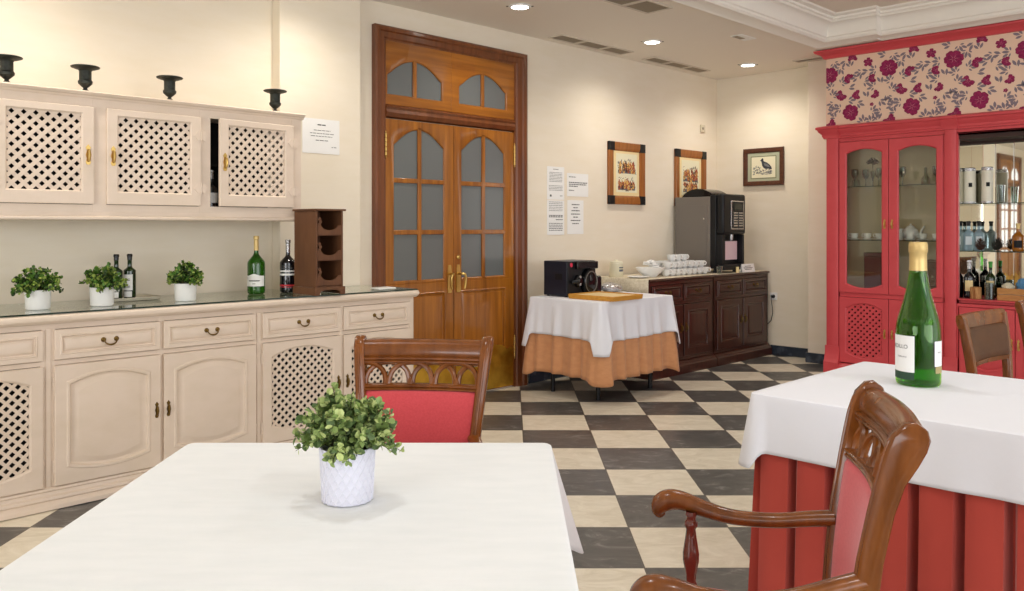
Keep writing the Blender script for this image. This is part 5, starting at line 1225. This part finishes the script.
# ---------------------------------------------------------------- the big green bottle
bx, by = 3.340, 1.169
yaw = math.atan2(-by, -bx)          # direction from the bottle to the viewpoint of its label text
BR = 1.0
t = thing('wine_bottle', 'very large green wine bottle with gold foil neck on the right white table', 'bottle', (bx, by, 0.7615), yaw)
R, H = 0.080, 0.541
pr = [(0.0, 0.018), (0.045, 0.004), (0.066, 0.0), (0.075, 0.004), (0.0785, 0.014), (0.079, 0.05), (0.079, 0.190), (0.0785, 0.207), (0.0765, 0.228), (0.0725, 0.248), (0.067, 0.268), (0.060, 0.292), (0.052, 0.320), (0.045, 0.348), (0.039, 0.378), (0.0345, 0.405), (0.031, 0.432), (0.0295, 0.46), (0.029, 0.50), (0.031, 0.505), (0.031, 0.53), (0.027, 0.538), (0.0, 0.539)]
pr = [(r_*BR, z_) for r_, z_ in pr]
bm = B(); lathe(bm, pr, 56, caps=False); obj('glass', bm, M_gbottle, t, smooth=60, solid=0.004)
M_wine = mat('wine_fill', (92, 176, 0), 0.04, trans=0.88, ior=1.2, spec=0.6)
bm = B(); lathe(bm, [(r_*BR, z_) for r_, z_ in [(0.0, 0.022), (0.045, 0.009), (0.072, 0.010), (0.0745, 0.05), (0.0745, 0.188), (0.0720, 0.226), (0.0625, 0.267), (0.0478, 0.319), (0.035, 0.377), (0.0275, 0.425), (0.0, 0.426)]], 48, caps=False); obj('wine', bm, M_wine, t, smooth=60)
bm = B(); lathe(bm, [(0.0318, 0.433), (0.0312, 0.445), (0.0305, 0.47), (0.0302, 0.50), (0.0332, 0.503), (0.0332, 0.532), (0.030, 0.541), (0.0, 0.542)], 40, caps=False); fo = obj('foil_cap', bm, M_gold, t, smooth=50)
bm = B()
for z in (0.505, 0.512, 0.520, 0.526): lathe(bm, [(0.0333, z), (0.0341, z+0.0015), (0.0333, z+0.003)], 36, caps=False)
obj('foil_rings', bm, M_gold, fo)
d2 = math.radians
wrap_label(t, 0.0797, 0.054, 0.190, d2(-124), d2(-9), M_paper, 'front_label', n=40)
wrap_label(t, 0.0798, 0.026, 0.053, d2(-118), d2(-10), mat('label_foot', (40, 70, 50), 0.6), 'front_label_foot', n=40)
wrap_label(t, 0.0797, 0.078, 0.172, d2(44), d2(104), M_paper, 'side_label', n=24)
wrap_label(t, 0.0798, 0.052, 0.077, d2(47), d2(100), mat('label_tan', (176, 160, 110), 0.6), 'side_label_foot', n=24)
def bend_text(s, size, R_, a_mid, z, m, parent, name):
    o = text(s, size, m, parent, (0, 0, 0), (0, 0, 0), name, ext=0, bold=0)
    for v in o.data.vertices:
        a_ = a_mid + v.co.x/R_; zz = z+v.co.y
        v.co = Vector((R_*math.cos(a_), R_*math.sin(a_), zz))
    return o
bend_text('CARDILLO', 0.021, 0.0801, d2(-62), 0.148, M_inkd, t, 'label_text')
bend_text('TREBBIANO', 0.008, 0.0801, d2(-45), 0.110, M_ink, t, 'label_small_text')
bend_text('VINO', 0.009, 0.0801, d2(62), 0.130, M_ink, t, 'side_text')
bm = B()
for k in range(13):
    a_ = d2(-42+k*7); r_ = 0.0745; z = 0.232
    lathe(bm, [(0.0, 0), (0.0028, 0.001), (0.0032, 0.006), (0.0028, 0.020), (0.0, 0.022)], 8, (r_*math.cos(a_), r_*math.sin(a_), z), caps=False)
obj('embossed_band', bm, M_gbottle, t)

# ---------------------------------------------------------------- chairs
def stile_path():
    return [(0.285, 0.0, .016), (0.240, 0.22, .019), (0.198, 0.40, .023), (0.196, 0.48, .024), (0.204, 0.58, .023), (0.218, 0.70, .022), (0.236, 0.80, .022), (0.252, 0.865, .025), (0.269, 0.910, .032), (0.282, 0.942, .034), (0.296, 0.965, .027), (0.304, 0.976, .012)]
def post_path():
    return [(0.285, 0.0, .014), (0.240, 0.22, .016), (0.198, 0.40, .019), (0.196, 0.48, .019), (0.204, 0.58, .018), (0.212, 0.70, .018), (0.222, 0.80, .018), (0.236, 0.90, .017), (0.246, 0.960, .016)]
def sy(z):
    P = stile_path()
    for a, b in zip(P, P[1:]):
        if a[1] <= z <= b[1]: return a[0]+(b[0]-a[0])*(z-a[1])/(b[1]-a[1])
    return P[-1][0]
def sx(z): return 0.165+0.057*max(0, (z-0.42))/0.54 if z > 0.42 else 0.165+0.02*(0.42-z)
def add_back(t, wood, pad, side=False):
    P = post_path() if side else stile_path()
    for s in (-1, 1):
        bm = B(); loops = []
        for i, (y, z, h) in enumerate(P):
            a, b = P[max(i-1, 0)], P[min(i+1, len(P)-1)]
            d = Vector((0, b[0]-a[0], b[1]-a[1])).normalized(); n = Vector((0, d.z, -d.y))
            c = Vector((s*sx(z), y, z)); e = 0.0175; xx = Vector((1, 0, 0))
            q = [(-e, -h+.005), (-e+.005, -h), (e-.005, -h), (e, -h+.005), (e, h-.005), (e-.005, h), (-e+.005, h), (-e, h-.005)]
            loops.append([c+xx*p[0]+n*p[1] for p in q])
        bridge(bm, loops, True, True, True)
        o = obj('rear_stile', bm, wood, t, smooth=45)
        # front bead of the stile
        if not side:
            bm = B(); pts = []
            for i, (y, z, h) in enumerate(P[3:-1]):
                pts.append((s*sx(z), y-h-0.0005, z))
            tube(bm, pts, 0.0045, 8); obj('stile_bead', bm, wood, o)
def spline(ctl, n=5):
    P, Rr = [], []
    for i in range(len(ctl)-1):
        p0, p1, p2, p3 = ctl[max(i-1, 0)], ctl[i], ctl[i+1], ctl[min(i+2, len(ctl)-1)]
        for k in range(n):
            t = k/n
            q = [0.5*((2*b)+(-a+c)*t+(2*a-5*b+4*c-d)*t*t+(-a+3*b-3*c+d)*t**3) for a, b, c, d in zip(p0, p1, p2, p3)]
            P.append(tuple(q[:3])); Rr.append(q[3])
    P.append(ctl[-1][:3]); Rr.append(ctl[-1][3])
    return P, Rr
def swept(t, name, prof, z_for_x, wood, bow=0.02, n=14, inset=0.012, sm=50):
    xs = sx(z_for_x)-inset; bm = B(); loops = []
    for i in range(n+1):
        x = -xs+2*xs*i/n; b = bow*(1-(x/xs)**2)
        loops.append([(x, y+b, z) for y, z in prof])
    bridge(bm, loops, True, True, True)
    return obj(name, bm, wood, t, smooth=sm)
def armchair(label, loc, rz):
    t = thing('armchair', label, 'armchair', loc, rz, 'carved walnut armchairs')
    W_ = M_chair
    add_back(t, W_, M_red)
    y = sy(0.93)
    swept(t, 'crest_rail', [(sy(.912)-.012, .912), (sy(.912)-.016, .920), (y-.020, .932), (y-.018, .950), (y-.006, .965), (y+.012, .971), (y+.030, .966), (y+.040, .950), (y+.034, .934), (y+.018, .925), (sy(.912)+.012, .912)], 0.93, W_)
    for z0 in (0.901, 0.812):
        yy = sy(z0)
        swept(t, 'beaded_rail', [(yy-.014, z0-.010), (yy-.019, z0-.007), (yy-.019, z0-.003), (yy-.015, z0), (yy-.020, z0+.004), (yy-.020, z0+.009), (yy-.014, z0+.012), (yy+.012, z0+.012), (yy+.012, z0-.010)], z0, W_)
    # interlaced arches
    z0, z1 = 0.823, 0.893; xs = sx(0.86)-0.012; nb = 5; bw = 2*xs/nb
    bm = B()
    def ay(x, z): return sy(z)+0.02*(1-(x/xs)**2)
    for i in range(-1, nb):
        c_ = -xs+bw*(i+1); pts = []
        for k in range(21):
            a_ = PI*k/20; x = c_-bw*0.93*math.cos(a_); z = z0-0.004+(z1-z0+0.004)*math.sin(a_)**0.7
            if abs(x) > xs+0.001: continue
            pts.append((x, ay(x, z)-0.004*(1 if i % 2 else -0.4), z))
        if len(pts) > 2: tube(bm, pts, 0.0092, 8, sx=1.1)
    for i in range(1, nb):
        x = -xs+bw*i; lathe(bm, [(0.0, 0), (0.014, 0), (0.008, 0.014), (0.004, 0.022), (0.0, 0.024)], 10, (x, ay(x, z0)-0.002, z0))
    obj('pierced_arches', bm, W_, t)
    # padded back
    bm = B(); rows = []
    for z in (0.485, 0.491, 0.515, 0.58, 0.66, 0.74, 0.788, 0.799, 0.803):
        e = 0.0 if 0.51 < z < 0.79 else (0.008 if z in (0.491, 0.799) else 0.02)
        X = sx(z)-0.014; L_ = []
        for i in range(13):
            x = -X+2*X*i/12; b = 0.02*(1-(x/X)**2); ed = 0.010*(abs(x/X)**8)
            L_.append((x, sy(z)+b-0.022+ed+e*0.6, z))
        for i in range(12, -1, -1):
            x = -X+2*X*i/12; b = 0.02*(1-(x/X)**2); ed = 0.008*(abs(x/X)**8)
            L_.append((x, sy(z)+b+0.014-ed-e*0.3, z))
        rows.append(L_)
    bridge(bm, rows, True, True, True); obj('back_pad', bm, M_red, t, smooth=60)
    yy = sy(.47); swept(t, 'lower_rail', [(yy-.014, .462), (yy-.016, .480), (yy+.012, .485), (yy+.012, .462)], 0.47, W_)
    # seat
    bm = B(); o_ = [(-0.262, -0.262), (0.262, -0.262), (0.194, 0.205), (-0.194, 0.205)]
    prism(bm, o_, 'xy', 0.345, 0.405); obj('seat_frame', bm, W_, t, bev=0.008)
    bm = B(); rows = []
    for z, g in ((0.4055, 0.012), (0.413, 0.004), (0.425, 0.004), (0.436, 0.016), (0.441, 0.05), (0.444, 0.12)):
        rows.append([(-0.262+g, -0.262+g, z), (0.0, -0.262+g-0.003, z), (0.262-g, -0.262+g, z), (0.194-g*0.8, 0.172-g*0.5, z), (0, 0.172-g*0.5, z), (-0.194+g*0.8, 0.172-g*0.5, z)])
    bridge(bm, rows, True, True, True); obj('seat_pad', bm, M_red, t, smooth=60, bev=0.004)
    for s in (-1, 1):
        bm = B(); lathe(bm, [(0.0, 0.0), (0.014, 0.0), (0.018, 0.03), (0.013, 0.06), (0.016, 0.10), (0.022, 0.22), (0.027, 0.28), (0.020, 0.295), (0.027, 0.31), (0.027, 0.345), (0.0, 0.345)], 20, (s*0.232, -0.232, 0), caps=False); obj('front_leg', bm, W_, t)
        ctl = [(s*0.186, 0.205, 0.652, .0195), (s*0.204, 0.15, 0.640, .019), (s*0.230, 0.06, 0.619, .0185), (s*0.252, -0.04, 0.612, .019), (s*0.270, -0.11, 0.621, .021), (s*0.279, -0.165, 0.634, .024), (s*0.281, -0.200, 0.635, .027), (s*0.281, -0.222, 0.623, .0265), (s*0.281, -0.228, 0.604, .021), (s*0.281, -0.221, 0.590, .010)]
        pts, rad = spline(ctl)
        bm = B(); tube(bm, pts, rad, 16, sx=1.15, up=(0, 0, 1)); a_ = obj('armrest', bm, W_, t, smooth=60)
        bm = B(); lathe(bm, [(0.0, 0.0), (0.018, 0.0), (0.019, 0.008), (0.012, 0.014), (0.017, 0.022), (0.012, 0.034), (0.014, 0.052), (0.0205, 0.085), (0.021, 0.105), (0.015, 0.145), (0.0120, 0.168), (0.017, 0.178), (0.017, 0.187), (0.012, 0.194), (0.014, 0.215), (0.015, 0.205), (0.0, 0.210)], 20, (s*0.250, -0.145, 0.404), caps=False); obj('arm_support', bm, mat('support_red_walnut', (104, 44, 28), 0.2, coat=0.8) if s == -1 else bpy.data.materials['support_red_walnut'], t)
    return t
def place_cam(X, Y, deg): # position and heading in the tile grid; heading = direction the sitter faces
    return cw(X, Y), math.radians(deg+90)+ROT
p, r = place_cam(-0.324, 2.605, -95)
ch1 = armchair('carved walnut armchair with red pad, pushed in behind the front table', p, r)
p, r = place_cam(0.552, 1.900, 166)
dup(ch1, p, r, 'carved walnut armchair with red pad, standing sideways in front of the burgundy skirt')
def side_chair(label, loc, rz):
    def sy(z):
        P = post_path()
        for a, b in zip(P, P[1:]):
            if a[1] <= z <= b[1]: return a[0]+(b[0]-a[0])*(z-a[1])/(b[1]-a[1])
        return P[-1][0]
    t = thing('dining_chair', label, 'chair', loc, rz, 'leather-backed chairs by the hutch')
    add_back(t, M_chair, None, True)
    y = sy(0.95)
    swept(t, 'crest_rail', [(y-.012, .915), (y-.014, .945), (y-.004, .972), (y+.008, .978), (y+.020, .972), (y+.022, .950), (y+.012, .915)], 0.95, M_chair, inset=-0.016, bow=0.015)
    bm = B(); rows = []
    for z in (0.765, 0.775, 0.80, 0.86, 0.90, 0.914):
        X = sx(z)-0.013; e = 0.006 if z in (0.765, 0.914) else 0
        L_ = [(-X+2*X*i/10, sy(z)+0.02*(1-(2*i/10-1)**2)-0.018+e, z) for i in range(11)] + [(X-2*X*i/10, sy(z)+0.02*(1-(2*i/10-1)**2)+0.012-e*0.5, z) for i in range(11)]
        rows.append(L_)
    bridge(bm, rows, True, True, True); obj('leather_panel', bm, M_leather, t, smooth=60)
    yy = sy(.76); swept(t, 'lower_rail', [(yy-.016, .750), (yy-.018, .770), (yy+.012, .770), (yy+.012, .750)], 0.76, M_chair)
    bm = B(); prism(bm, [(-0.225, -0.24), (0.225, -0.24), (0.194, 0.205), (-0.194, 0.205)], 'xy', 0.395, 0.458); obj('seat_frame', bm, M_chair, t, bev=0.008)
    bm = B(); rows = []
    for z, g in ((0.4585, 0.012), (0.47, 0.004), (0.487, 0.006), (0.498, 0.03), (0.502, 0.08)):
        rows.append([(-0.225+g, -0.24+g, z), (0.225-g, -0.24+g, z), (0.19-g, 0.172-g*0.5, z), (-0.19+g, 0.172-g*0.5, z)])
    bridge(bm, rows, True, True, True); obj('seat_pad', bm, M_red, t, smooth=60, bev=0.004)
    for s in (-1, 1):
        bm = B(); lathe(bm, [(0.0, 0.0), (0.013, 0.0), (0.022, 0.33), (0.024, 0.395), (0.0, 0.395)], 4, (s*0.20, -0.215, 0), caps=False); obj('front_leg', bm, M_chair, t, smooth=0)
    return t
ch3 = side_chair('walnut chair with brown leather back panel behind the big green bottle table', (4.16, 0.94, 0), math.radians(-5))
dup(ch3, (5.10, 0.95, 0), math.radians(-5), 'walnut chair cut by the right photo edge, in front of the coral hutch')
